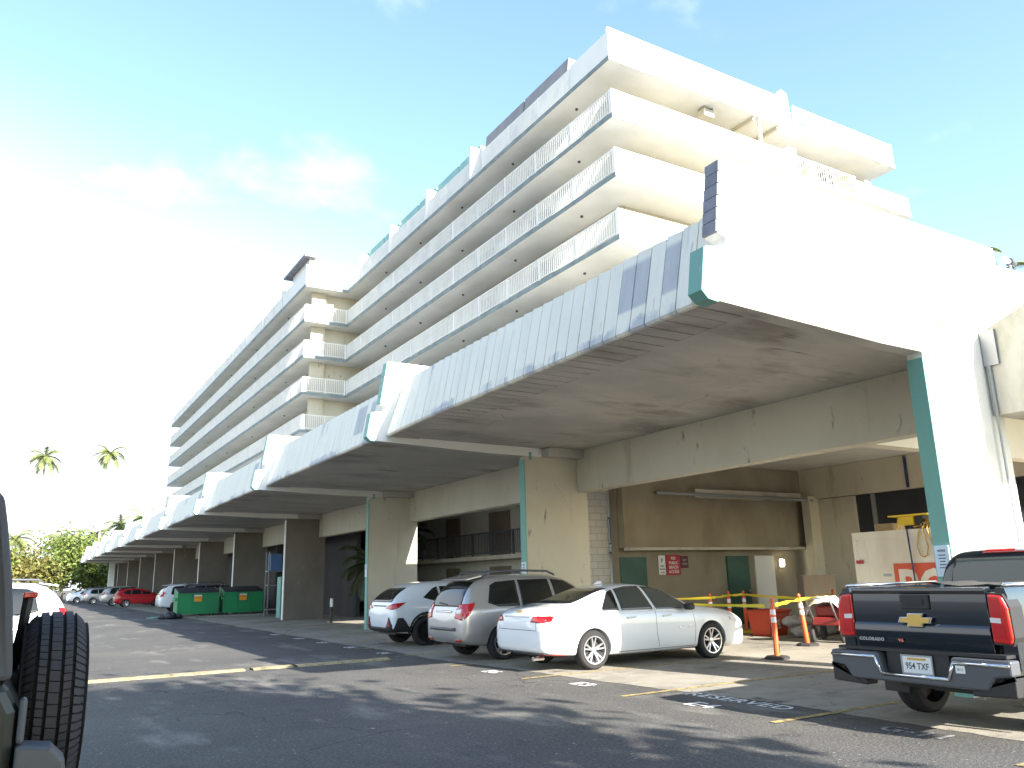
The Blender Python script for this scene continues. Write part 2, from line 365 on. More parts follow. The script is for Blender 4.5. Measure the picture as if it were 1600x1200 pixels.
# ------------------------------------------------------------------ the building
BLD = empty('apartment_building', (18.3, 22, 0), 0, 'long white concrete apartment block with stacked railed walkways above a parking podium with jutting canopies', 'building')
def part(mb_, name, mat, parent=BLD, **k):
    o = mb_.build(name, mat, parent if parent.type == 'EMPTY' else None, world=True, **k)
    return o
def sub(mb_, name, mat, parent, **k):
    """a sub-part: the parent part's own origin sits at the building's base"""
    vs = mb_.v; o_ = BLD.location; mb_.v = [(x - o_[0], y - o_[1], z - o_[2]) for x, y, z in vs]
    return mb_.build(name, mat, parent, **k)
NB = 11
FT = .23
def fin_poly(xr, zr):
    return [(6.42, 4.64), (6.33, 4.72), (6.42, 5.27), (6.74, 5.32), (6.76, 5.45), (6.64, 5.49), (6.80, 6.49), (xr, 6.49), (xr, zr), (9.5, zr + .02)]
for k in range(NB):
    y0, y1 = YB + BAY * k, YB + BAY * (k + 1)
    s = MB().prism([(7.02, 4.86), (7.58, 4.86), (7.581, 4.76), (12.3, 4.70), (12.3, 5.82), (7.45, 5.82), (7.05, 5.5)], 'y', y0 + FT, y1 - .01)
    can = part(s, 'canopy', 'grey_soffit')
    n = 34; pw = (y1 - y0 - FT) / n
    def edge(y):
        t = max(0, (y - (y1 - 2.6)) / 2.6) ** 1.6
        return (6.66 + .09 * t, 4.745, 6.90 + .32 * t, 5.90 + .17 * t)
    pn = MB()
    for i in range(n):
        a = y0 + FT + pw * i + .010; b2 = a + pw - .020; d = random.uniform(0, .006); q = []
        # each board: sloping face and the return under the soffit, its head a little stepped
        for y, hh in ((a, 0), (b2, .022)):
            xb, zb, xt, zt_ = edge(y)
            q.append([(xb + .03, y, zb), (xb + d, y, zb + .035), (xt + d, y, zt_ + hh), (xt + .07, y, zt_ + hh), (xb + .10, y, zb + .06), (xb + .095, y, zb)])
        pn.ring(q)
    sub(pn, 'fascia', 'fascia_panel', can)
    pn = MB()
    for i in range(n):
        a = y0 + FT + pw * i + .010; b2 = a + pw - .020
        pn.box(edge(a)[0] + .097, 7.535, a + .006, b2 - .006, 4.742 + random.uniform(-.004, .004), 4.81)
    sub(pn, 'soffit_boards', 'grey_soffit', can)
    # end wall of the bay: a thin fin with a blocky tip, carried back to the column
    f = MB().prism(fin_poly(12.25, 4.50), 'y', y0, y0 + FT)
    if k == 0:
        f.prism([(12.251, 4.98), (12.251, 6.49), (12.74, 6.49), (12.76, 6.22), (19.5, 6.22), (19.5, 4.98)], 'y', y0, y0 + FT)
    fin = part(f, 'end_fin', 'white_stucco')
    sub(MB().prism([(6.57, 4.632), (6.57, 4.628), (9.5, 4.508), (12.24, 4.488), (12.24, 4.496), (9.5, 4.516)], 'y', y0 + .003, y0 + FT), 'fin_soffit', 'grey_soffit', fin)
    t = MB().prism([(6.415, 4.645), (6.322, 4.72), (6.412, 5.262), (6.395, 5.262), (6.305, 4.72), (6.40, 4.63), (6.56, 4.612), (6.56, 4.634)], 'y', y0 + .004, y0 + FT - .004)
    sub(t, 'fin_trim', 'teal_paint', fin)
    t = MB()
    for i in range(6):
        z0 = 5.50 + i * .163; xo = 6.64 + (z0 - 5.49) * .16
        t.prism([(xo - .03, z0), (xo, z0), (xo + .02, z0 + .15), (xo - .012, z0 + .15)], 'y', y0 + .003, y0 + FT - .003)
    sub(t, 'fin_board_ends', 'grey_shingle' if k == 0 else 'teal_paint', fin)
for k in range(NB + 1):
    y0 = YB + BAY * k
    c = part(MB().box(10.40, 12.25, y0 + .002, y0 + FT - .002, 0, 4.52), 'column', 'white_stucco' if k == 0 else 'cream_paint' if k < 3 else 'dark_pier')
    if k == NB: c2 = None
    sub(MB().box(10.375, 10.399, y0 - .004, y0 + FT + .004, 0, 4.42), 'column_trim', 'teal_paint' if k < 3 else 'railing_paint', c)
    if k < 3: sub(MB().box(10.53, 10.60, y0 - .01, y0 + FT + .01, 4.42, 4.61), 'column_cap', 'teal_paint', c)
    if k < NB:
        part(MB().box(11.95, 12.30, y0 + FT, y0 + BAY - .003, 3.66, 4.70), 'beam', 'cream_paint')
        part(MB().box(10.9, 11.95, y0 + BAY - .35, y0 + BAY - .003, 4.49, 4.70), 'soffit_downstand', 'grey_soffit')
# podium deck over the parking, open above the court of the second bay
d = MB().box(12.301, 40, 6.44, 19.4, 4.95, 6.15).box(12.301, 40, 31.8, 121, 4.95, 6.15).box(18.5, 40, 19.401, 31.799, 4.95, 6.15).box(12.301, 18.499, 24.2, 30.3, 4.95, 6.15)
part(d, 'podium_deck', 'cream_soffit')
# rooms round the first bay
part(MB().box(15.0, 23.3, 18.62, 18.9, 2.36, 4.94).box(14.95, 23.3, 18.9, 19.2, 0, 4.94), 'inner_wall', 'brown_wall')
part(MB().box(14.95, 22.9, 18.35, 18.62, 2.28, 2.36), 'wall_ledge', 'raw_concrete')
part(MB().box(13.2, 14.94, 19.3, 19.5, 0, 4.94), 'block_wall', 'block_wall')
for x0 in (14.98, 19.25):
    dr = part(MB().box(x0, x0 + .95, 18.82, 18.898, 0, 2.1), 'service_door', 'old_door')
    sub(MB().box(x0 + .8, x0 + .88, 18.77, 18.82, .98, 1.06), 'door_handle', 'metal_grey', dr)
part(MB().box(20.5, 21.4, 18.84, 18.899, 0, 2.1), 'white_door', 'sign_white')
part(MB().box(22.4, 22.9, 18.0, 18.3, 0, 4.0), 'inner_pillar', 'cream_paint')
part(MB().box(22.75, 23.05, 6.6, 18.61, 3.92, 4.94), 'inner_beam', 'cream_paint')
part(MB().box(12.302, 22.74, 8.8, 9.1, 3.76, 4.94), 'inner_cross_beam', 'cream_paint')
st = part(MB().box(22.95, 23.1, 6.6, 18.6, 0, 3.92), 'storefront', 'window_dark')
sub(MB().box(22.86, 22.949, 16.6, 18.0, 0, 3.9), 'storefront_panel', 'cream_paint', st)
fr = MB()
for y in (7.5, 9.6, 11.7, 13.8, 15.9): fr.box(22.88, 22.948, y, y + .12, 0, 3.9)
fr.box(22.885, 22.947, 6.6, 16.6, 2.55, 2.63)
sub(fr, 'storefront_frame', 'metal_grey', st)
part(MB().box(17.6, 22.4, 18.3, 18.6, 3.86, 4.12), 'patched_lintel', 'raw_concrete')
part(MB().tube([(16.2, 18.5, 3.98), (17.6, 18.28, 3.95), (21.9, 18.25, 3.92), (22.6, 18.0, 3.86)], .05), 'drain_pipe', 'metal_grey')
part(MB().tube([(22.72, 14.6, 4.9), (22.72, 14.6, 3.95)], .045), 'conduit', 'cable_blue')
# court behind the second and third bays
part(MB().box(20.0, 20.3, 19.6, 60, 0, 4.94), 'court_wall', 'white_stucco')
part(MB().box(18.2, 20.0, 21.0, 60, 2.42, 2.6), 'court_walkway', 'raw_concrete')
for (a, b2) in ((27.2, 28.7), (30.6, 32.4), (33.4, 35.4), (38.6, 40.2)):
    for z in (0, 2.62):
        part(MB().box(19.93, 19.998, a, b2, z, z + 2.15), 'court_door', 'tan_panel')
def railing(mb_, p0, p1, z, h=1.05, pitch=.13, bar=.042, post=2.73, rail=.06):
    (xa, ya), (xb, yb) = p0, p1; L_ = math.hypot(xb - xa, yb - ya); along_y = abs(yb - ya) > abs(xb - xa); sg = 1 if (yb + xb) > (ya + xa) else -1
    def bx(t0, t1, wd, z0, z1):
        if along_y: mb_.box(xa - wd / 2, xa + wd / 2, ya + sg * t0, ya + sg * t1, z0, z1)
        else: mb_.box(xa + sg * t0, xa + sg * t1, ya - wd / 2, ya + wd / 2, z0, z1)
    bx(0, L_, rail, z + h - .05, z + h); bx(0, L_, rail, z + .08, z + .13)
    n = max(1, int(L_ / pitch))
    for i in range(n):
        t = (i + .5) * L_ / n; bx(t - bar / 2, t + bar / 2, bar, z + .13, z + h - .05)
    n = max(1, round(L_ / post))
    for i in range(n + 1):
        t = min(max(i * L_ / n, .04), L_ - .04); bx(t - .04, t + .04, rail + .02, z, z + h + .01)
m_ = MB(); railing(m_, (18.25, 21.0), (18.25, 60), 2.6, 1.05, .14, .03, 1.9)
part(m_, 'court_railing', 'grey_plastic')
part(MB().box(12.302, 19.9, 46.0, 46.3, 0, 4.94), 'court_end_wall', 'bay_shade')
part(MB().box(13.6, 13.8, 36.9, 46.0, 0, 4.94), 'dim_partition', 'bay_shade')
part(MB().box(13.4, 13.6, 46.31, 121, 0, 4.94), 'rear_partition', 'bay_shade')
# ------------------------------------------------------------------ tower
LV = [6.2, 8.8, 11.4, 14.0, 16.6, 19.18, 21.75]
XA, XBk, YA, YJ, YE = 18.3, 15.25, 22.0, 52.5, 111.0
XR = 37.8
for li, z in enumerate(LV[2:]):
    top = z == LV[-1]
    s = MB().prism([(XA, YA), (XR if not top else 37.0, YA), (XR, YE), (XBk, YE), (XBk, YJ), (XA, YJ)], 'z', z, z + .2)
    sl_ = part(s, 'floor_slab', 'cream_soffit')
    e = MB().box(XA - .02, XA - .001, YA - .02, YJ, z - .012, z + .19).box(XBk - .02, XBk - .001, YJ - .02, YE, z - .012, z + .19).box(XBk, XA - .021, YJ - .02, YJ - .001, z - .012, z + .19)
    sub(e, 'slab_edge', 'dark_trim', sl_)
    sub(MB().box(XA, XR if not top else 37.0, YA - .018, YA - .001, z - .01, z + .03), 'slab_edge', 'dark_trim', sl_)
    if not top:
        for (x, ya, yb, sg) in ((XA, YA + .12, YJ - .02, 1), (XBk, YJ + .1, YE, 1)):
            r_ = MB(); railing(r_, (x + .05, ya), (x + .05, yb), z + .2, 1.05, .15 if x == XA else .17, .045)
            part(r_, 'walkway_railing', 'railing_paint')
        solid = {19.18: 17.2, 16.6: 16.6}.get(z, 15.45)
        part(MB().box(XBk + .09, solid, YJ + .001, YJ + .1, z + .2, z + 1.27), 'jog_parapet', 'white_stucco')
        r_ = MB(); railing(r_, (solid + .01, YJ + .05), (XA - .03, YJ + .05), z + .2, 1.05, .13, .04, 1.2); part(r_, 'jog_railing', 'railing_paint')
# walls behind the walkways
def walls(z0, z1):
    part(MB().box(XA + 1.75, XR - 1.2, YA + 1.9, YE - 1.5, z0, z1), 'tower_wall', 'cream_paint')
    part(MB().box(XBk + 1.75, XA + 1.749, YJ + 1.2, YE - 1.5, z0, z1), 'tower_wall', 'cream_paint')
for i in range(2, 6): walls(LV[i] + .2, LV[i + 1])
part(MB().box(XBk + 1.9, XR - 1.5, 30, YE - 2, 6.16, 11.4).box(XA + 1.8, XR - 1.5, YA + 2, 29.99, 6.16, 11.4), 'tower_base', 'cream_paint')
part(MB().box(16.0, 17.0, YJ + .9, YJ + 1.19, 6.2, 21.74), 'jog_pilaster', 'cream_paint')
# doors and windows along the walkway wall
for z in LV[2:6]:
    for k in range(5):
        y = 27.5 + 5.5 * k
        for (a, b2, nm, mt_, zz) in ((y, y + .95, 'unit_door', 'sign_white', 0), (y + 1.5, y + 3.4, 'unit_window', 'window_dark', .95)):
            part(MB().box(XA + 1.69, XA + 1.749, a, b2, z + .2 + zz, z + 2.15), nm, mt_)
# end facade: parapets with recessed lanais
for z in LV[2:6]:
    xe = 28.6 if z == 19.18 else 37.7
    part(MB().box(XA + .001, xe, YA + .001, YA + .12, z + .2, z + 1.27), 'end_parapet', 'white_stucco')
    if z == 19.18:
        part(MB().box(28.601, 29.2, YA, YA + .7, z + .2, z + 1.55), 'end_pier', 'white_stucco')
        r_ = MB(); railing(r_, (29.21, YA + .06), (33.5, YA + .06), z + .2, 1.05, .16, .03, 2.1); part(r_, 'lanai_railing', 'railing_paint')
        part(MB().box(33.51, 37.7, YA, YA + .1, z + .2, z + 1.05), 'end_parapet', 'white_stucco')
        for x in (31.3, 35.6): part(MB().box(x, x + .5, YA + .9, YA + 1.85, z + .2, z + 2.0), 'lanai_divider', 'cream_paint')
        for (a, b2) in ((23.9, 25.4), (29.3, 31.0), (31.9, 34.4)):
            wn = part(MB().box(a, b2, YA + 1.86, YA + 1.899, z + 1.1, z + 2.35), 'end_window', 'window_dark')
            sub(MB().box(a - .06, b2 + .06, YA + 1.84, YA + 1.86, z + 2.35, z + 2.42).box(a - .06, b2 + .06, YA + 1.84, YA + 1.86, z + 1.03, z + 1.1).box((a + b2) / 2 - .03, (a + b2) / 2 + .03, YA + 1.84, YA + 1.859, z + 1.1, z + 2.35).box(a - .06, a, YA + 1.84, YA + 1.859, z + 1.1, z + 2.35).box(b2, b2 + .06, YA + 1.84, YA + 1.859, z + 1.1, z + 2.35), 'window_frame', 'window_frame_white', wn)
        for x in (26.6, 28.2): part(MB().box(x, x + .12, YA + .12, YA + 1.89, z + 2.38, z + 2.569), 'lanai_beam', 'cream_paint')
        part(MB().box(26.9, 27.02, YA + .05, YA + .17, z + 1.28, z + 2.57), 'lanai_post', 'railing_paint')
# roof terrace: parapet at the corner, railing, penthouse with dark and teal mansard bands and dividing fins
zt = 21.95
part(MB().box(XA, 28.8, YA + .001, YA + .14, zt, 23.28).box(XA, XA + .14, YA + .141, 24.6, zt, 23.05), 'roof_parapet', 'white_stucco')
part(MB().prism([(28.5, zt), (29.35, zt), (29.2, 23.75), (28.8, 23.85), (28.5, 23.3)], 'y', YA + .15, YA + .4), 'roof_fin', 'white_stucco')
r_ = MB(); railing(r_, (29.36, YA + .06), (36.95, YA + .06), zt, 1.15, .15, .03, 1.55); part(r_, 'terrace_railing', 'railing_paint')
r_ = MB(); railing(r_, (36.92, YA + .12), (36.92, YA + 6), zt, 1.15, .14, .04, 1.55); part(r_, 'terrace_railing', 'railing_paint')
r_ = MB(); railing(r_, (XA + .06, 24.62), (XA + .06, 32.6), zt, 1.05, .11, .07, 2.6); part(r_, 'terrace_railing', 'railing_paint')
r_ = MB(); railing(r_, (XA + .06, 34.1), (XA + .06, YJ), zt, 1.05, .12, .06, 2.75); part(r_, 'terrace_railing', 'railing_paint')
part(MB().box(XA + 2.2, 34, 26.0, YE - 6, zt, 24.1), 'penthouse_wall', 'cream_paint')
def band(x, y0, y1, z0, z1, mt_):
    part(MB().prism([(x, z0), (x + .18, z1), (x + 2.3, z1), (x + 2.3, z0)], 'y', y0, y1), 'mansard_band', mt_)
band(18.85, 25.7, 29.4, 23.0, 24.4, 'mansard_grey'); band(18.85, 29.5, 33.3, 23.0, 24.38, 'mansard_grey')
for y in (33.95, 39.4, 44.9, 50.3):
    part(MB().prism([(XA - .05, zt + .001), (XA + .02, 23.86), (XA + 1.9, 23.86), (XA + 2.19, zt + .001)], 'y', y - .2, y), 'roof_fin', 'white_stucco')
    band(18.85, y + .02, min(y + 2.4, YJ - .4), 23.0, 24.25, 'mansard_teal'); 
    if y + 5.2 < YJ: band(18.85, y + 2.5, y + 5.2, 23.0, 24.25, 'mansard_teal')
    part(MB().box(XA + 2.1, XA + 2.19, y + .6, y + 2.6, zt + .1, 23.0), 'penthouse_window', 'window_dark')
# stair head over the jog
part(MB().box(XBk, XA + 2.2, YJ + .001, YJ + .12, zt, 23.35).box(XBk, XBk + .12, YJ + .121, 58.4, zt, 23.0), 'roof_parapet', 'white_stucco')
part(MB().box(XBk + .6, XA + 3, YJ + 1.4, 58.0, zt, 24.39), 'stair_head', 'white_stucco')
sh = MB()
for i in range(16): sh.box(XBk + .1, XBk + 1.0, YJ + .9 + i * .35, YJ + 1.17 + i * .35, 24.4, 24.56)
sh.box(XBk + .12, XBk + .5, YJ + 1.38, 58.2, 24.401, 24.46)
part(sh, 'stair_head_roof', 'grey_shingle')
part(MB().box(XBk + .57, XBk + .599, YJ + 1.6, 57.8, 23.15, 23.55), 'stair_head_band', 'mansard_teal')
r_ = MB(); railing(r_, (XBk + .06, 58.45), (XBk + .06, YE), zt, 1.0, .16, .08, 2.75); part(r_, 'terrace_railing', 'railing_paint')
y = 59.0
while y < YE - 6:
    part(MB().prism([(XBk - .05, zt + .001), (XBk + .02, 23.5), (XBk + 1.9, 23.5), (XBk + 2.2, zt + .001)], 'y', y - .2, y), 'roof_fin', 'white_stucco')
    band(XBk + .45, y + .02, y + 5.2, 22.9, 23.75, 'mansard_teal'); y += 5.6
part(MB().box(XBk + 2.2, XA + 2.19, 58.5, YE - 6, zt, 23.9), 'penthouse_wall', 'cream_paint')
# stained concrete stair flank at the right end, and the stuff fixed to it
part(MB().prism([(6.19, 3.72), (6.19, 4.98), (5.0, 5.42), (4.3, 5.42), (4.3, 3.72)], 'x', 11.94, 13.4), 'stair_flank', 'stained_stucco')
part(MB().box(12.9, 13.35, 4.32, 4.6, 0, 3.719), 'stair_pier', 'stained_stucco')
part(MB().box(11.90, 11.938, 5.98, 6.19, 4.45, 4.98).tube([(11.90, 6.12, 4.45), (11.92, 6.12, 0)], .02), 'stair_conduit', 'metal_grey')
part(MB().box(10.97, 11.07, YB - .012, YB - .001, 4.98, 5.07), 'wall_patch', 'tan_panel')
# small things under the soffits
for li, z in enumerate(LV[3:]):
    for y in (25.5, 31, 36.5, 42, 47.5): part(MB().lathe([(.0, -.07), (.06, -.07), (.06, 0)], 'z', (XA + .9, y, z - .001), 10), 'soffit_lamp', 'grey_plastic')
    for y in (60, 70, 80, 90, 100): part(MB().lathe([(.0, -.07), (.06, -.07), (.06, 0)], 'z', (XBk + .9, y, z - .001), 10), 'soffit_lamp', 'grey_plastic')
# ------------------------------------------------------------------ vehicles: local +x is forward, y left, origin under the rear bumper's middle
def body_rings(st):
    rg = []
    for (x, W, zb, hb, zt, wr) in st:
        hb = min(hb, zt - .04); g = zt - hb
        h = [(W * .80, zb), (W * .965, zb + .03), (W, zb + (hb - zb) * .42), (W * .992, hb - .05), (W * .955, hb + g * .06),
             (wr + (W * .955 - wr) * .38, hb + g * .60), (wr, zt - g * .13), (wr * .74, zt - g * .025)]
        rg.append([(x, y, z) for y, z in h] + [(x, 0, zt)] + [(x, -y, z) for y, z in h[::-1]])
    return rg
def evaluated(o):
    dg = bpy.context.evaluated_depsgraph_get(); dg.update()
    return bpy.data.meshes.new_from_object(o.evaluated_get(dg))
def make_body(name, st, mat, parent, arches, ra, sub_=2, half=None):
    mb_ = MB().ring(body_rings(st)); o = mb_.build(name, mat, parent, smooth=True, sub=sub_)
    cut = MB()
    for (x, rz) in arches:
        cut.lathe([(ra, -1.3), (ra, 1.3)], 'y', (x, 0, rz), 40)
    # arches are cut only through the flanks
    c2 = MB()
    for (x, rz) in arches:
        for sg in (-1, 1):
            c2.lathe([(ra, .56 * sg), (ra, 1.4 * sg)], 'y', (x, 0, rz), 40)
    c = c2.build('cutter', None); bo = o.modifiers.new('b', 'BOOLEAN'); bo.operation = 'DIFFERENCE'; bo.object = c; bo.solver = 'EXACT'
    c.parent = parent
    me = evaluated(o); o.modifiers.clear(); old = o.data; o.data = me; bpy.data.meshes.remove(old)
    cm = c.data; bpy.data.objects.remove(c); bpy.data.meshes.remove(cm)
    me.materials.clear(); me.materials.append(MATS[mat])
    for p in me.polygons: p.use_smooth = True; p.material_index = 0
    me.set_sharp_from_angle(angle=R(38))
    bm = bmesh.new(); bm.from_mesh(me); bv = BVHTree.FromBMesh(bm); bm.free()
    return o, bv
def decal(bv, poly, axis, name, mat, parent, off=.006, step=.05, thick=.006):
    """a panel laid on a body: the outline is given seen from one side, the panel follows the body's own curve"""
    ar = sum(poly[i][0] * poly[(i + 1) % len(poly)][1] - poly[(i + 1) % len(poly)][0] * poly[i][1] for i in range(len(poly)))
    if ar < 0: poly = poly[::-1]
    us = [p[0] for p in poly]; vs = [p[1] for p in poly]; u0, u1, v0, v1 = min(us), max(us), min(vs), max(vs)
    nu = max(1, int((u1 - u0) / step) + 1); nv = max(1, int((v1 - v0) / step) + 1)
    bm = bmesh.new(); g = [[bm.verts.new((u0 + (u1 - u0) * i / nu, v0 + (v1 - v0) * j / nv, 0)) for j in range(nv + 1)] for i in range(nu + 1)]
    for i in range(nu):
        for j in range(nv): bm.faces.new((g[i][j], g[i + 1][j], g[i + 1][j + 1], g[i][j + 1]))
    for i in range(len(poly)):
        a, b = poly[i], poly[(i + 1) % len(poly)]
        bmesh.ops.bisect_plane(bm, geom=bm.verts[:] + bm.edges[:] + bm.faces[:], plane_co=(a[0], a[1], 0), plane_no=(b[1] - a[1], a[0] - b[0], 0), clear_outer=True, dist=1e-5)
    dead = []
    for v in bm.verts:
        u, t = v.co.x, v.co.y
        if axis == 'l': o_, d = Vector((u, 3, t)), Vector((0, -1, 0))
        elif axis == 'r': o_, d = Vector((u, -3, t)), Vector((0, 1, 0))
        elif axis == 'b': o_, d = Vector((-3, u, t)), Vector((1, 0, 0))
        elif axis == 'f': o_, d = Vector((9, u, t)), Vector((-1, 0, 0))
        else: o_, d = Vector((u, t, 4)), Vector((0, 0, -1))
        h = bv.ray_cast(o_, d)
        if h[0] is None: dead.append(v)
        else: v.co = h[0] - d * off
    if dead: bmesh.ops.delete(bm, geom=dead, context='VERTS')
    me = bpy.data.meshes.new(name); bmesh.ops.recalc_face_normals(bm, faces=bm.faces)
    for f in bm.faces: f.smooth = True
    bm.to_mesh(me); bm.free(); me.materials.append(MATS[mat])
    o = bpy.data.objects.new(name, me); COL.objects.link(o); o.parent = parent
    if thick:
        sd = o.modifiers.new('s', 'SOLIDIFY'); sd.thickness = thick; sd.offset = 0
    return o
def join_into(dst, objs):
    """merge several panels of one part into one mesh"""
    bm = bmesh.new()
    for o in objs:
        bm.from_mesh(o.data)
    me = dst.data; bm.to_mesh(me); bm.free()
    for o in objs:
        if o is not dst: d_ = o.data; bpy.data.objects.remove(o); bpy.data.meshes.remove(d_)
    return dst
def strip(bv, pts, wd, axis, name, mat, parent, off=.004, step=.03, thick=.004):
    os_ = []
    for a, b in zip(pts[:-1], pts[1:]):
        d = Vector((b[0] - a[0], b[1] - a[1])); n_ = Vector((-d.y, d.x)).normalized() * wd / 2
        os_.append(decal(bv, [(a[0] + n_.x, a[1] + n_.y), (b[0] + n_.x, b[1] + n_.y), (b[0] - n_.x, b[1] - n_.y), (a[0] - n_.x, a[1] - n_.y)], axis, name, mat, parent, off, step, thick))
    return join_into(os_[0], os_)
def arch_trim(bv, x, z, r0, r1, axis, mat, parent, a0=-12, a1=192, n=18):
    os_ = []
    for i in range(n):
        a, b = R(a0 + (a1 - a0) * i / n), R(a0 + (a1 - a0) * (i + 1) / n)
        os_.append(decal(bv, [(x + r0 * math.cos(a), z + r0 * math.sin(a)), (x + r1 * math.cos(a), z + r1 * math.sin(a)), (x + r1 * math.cos(b), z + r1 * math.sin(b)), (x + r0 * math.cos(b), z + r0 * math.sin(b))], axis, 'arch_trim', mat, parent, .012, .04, .012))
    return join_into(os_[0], os_)
def wheel(parent, x, y, r, wd, rimmat='rim_alloy', spokes=5, twin=True, detail=True, rimr=.70):
    sg = 1 if y > 0 else -1
    t = MB().lathe([(r * rimr, -wd / 2), (r * .90, -wd / 2), (r * .975, -wd * .40), (r, -wd * .28), (r, -wd * .1), (r * .985, -wd * .09), (r * .985, -wd * .06), (r, -wd * .05), (r, wd * .05), (r * .985, wd * .06), (r * .985, wd * .09), (r, wd * .1), (r, wd * .28), (r * .975, wd * .40), (r * .90, wd / 2), (r * rimr, wd / 2), (r * rimr, -wd / 2)], 'y', (x, y, r), 36, 0, False)
    wo = t.build('wheel', 'tyre_rubber', parent, smooth=40)
    ri = MB(); yo = y + sg * wd * .5; rr_ = r * rimr
    def Y(d): return yo + sg * d
    ri.lathe([(rr_ * .90, sg * -.10), (rr_ * .93, sg * -.02), (rr_ * .93, sg * .006), (rr_ + .004, sg * .008), (rr_ + .004, sg * -.1)], 'y', (x, yo, r), 32, 0, False)
    for i in range(spokes):
        for da in ((-.20, .20) if twin else (0,)):
            a = 2 * PI * i / spokes + .3
            p0 = (a + da * .35, rr_ * .16); p1 = (a + da, rr_ * .93); wa = .012 if twin else .022
            def pt(q, off, yy):
                ca, sa = math.cos(q[0]), math.sin(q[0]); return (x + q[1] * ca - off * sa, yy, r + q[1] * sa + off * ca)
            vs = [pt(p0, -wa * 1.5, Y(-.035)), pt(p0, wa * 1.5, Y(-.035)), pt(p1, wa, Y(-.008)), pt(p1, -wa, Y(-.008)), pt(p0, -wa * 1.5, Y(-.075)), pt(p0, wa * 1.5, Y(-.075)), pt(p1, wa, Y(-.05)), pt(p1, -wa, Y(-.05))]
            ri.add(vs, [(0, 1, 2, 3), (7, 6, 5, 4), (0, 4, 5, 1), (1, 5, 6, 2), (2, 6, 7, 3), (3, 7, 4, 0)])
    ri.lathe([(.0, sg * -.02), (rr_ * .20, sg * -.024), (rr_ * .22, sg * -.08)], 'y', (x, yo, r), 20)
    ro = ri.build('rim', rimmat, wo, smooth=35)
    MB().lathe([(rr_ * .92, -.01), (rr_ * .92, .01)], 'y', (x, yo - sg * .105, r), 24).build('brake_disc', 'black_plastic', wo)
    return wo
def underside(parent, L_, W, z=.30, mat='black_plastic', r=.33, axles=()):
    """floor pan and wheel houses"""
    MB().box(.25, L_ - .35, -W + .38, W - .38, z - .05, z + .28).build('floor_pan', mat, parent)
def plate(parent, x, y, z, txt, wd=.305, ht=.155, tilt=.0):
    p = MB().box(x - .008, x, y - wd / 2, y + wd / 2, z - ht / 2, z + ht / 2).build('licence_plate', 'plate_white', parent, bevel=.003)
    if txt: text_mesh('plate_characters', txt, .085, 'ink', p, (x - .0095, y, z - .035), (0, -1, 0), (0, 0, 1), .0008, 'CENTER', .82, 1.05)
    MB().box(x - .0085, x - .0078, y - wd * .28, y + wd * .28, z + ht * .28, z + ht * .38).build('plate_band', 'emblem_gold', p)
    return p
def seam(bv, pts, axis, parent): return strip(bv, pts, .009, axis, 'panel_gap', 'black_plastic', parent, .0012, .05, 0)
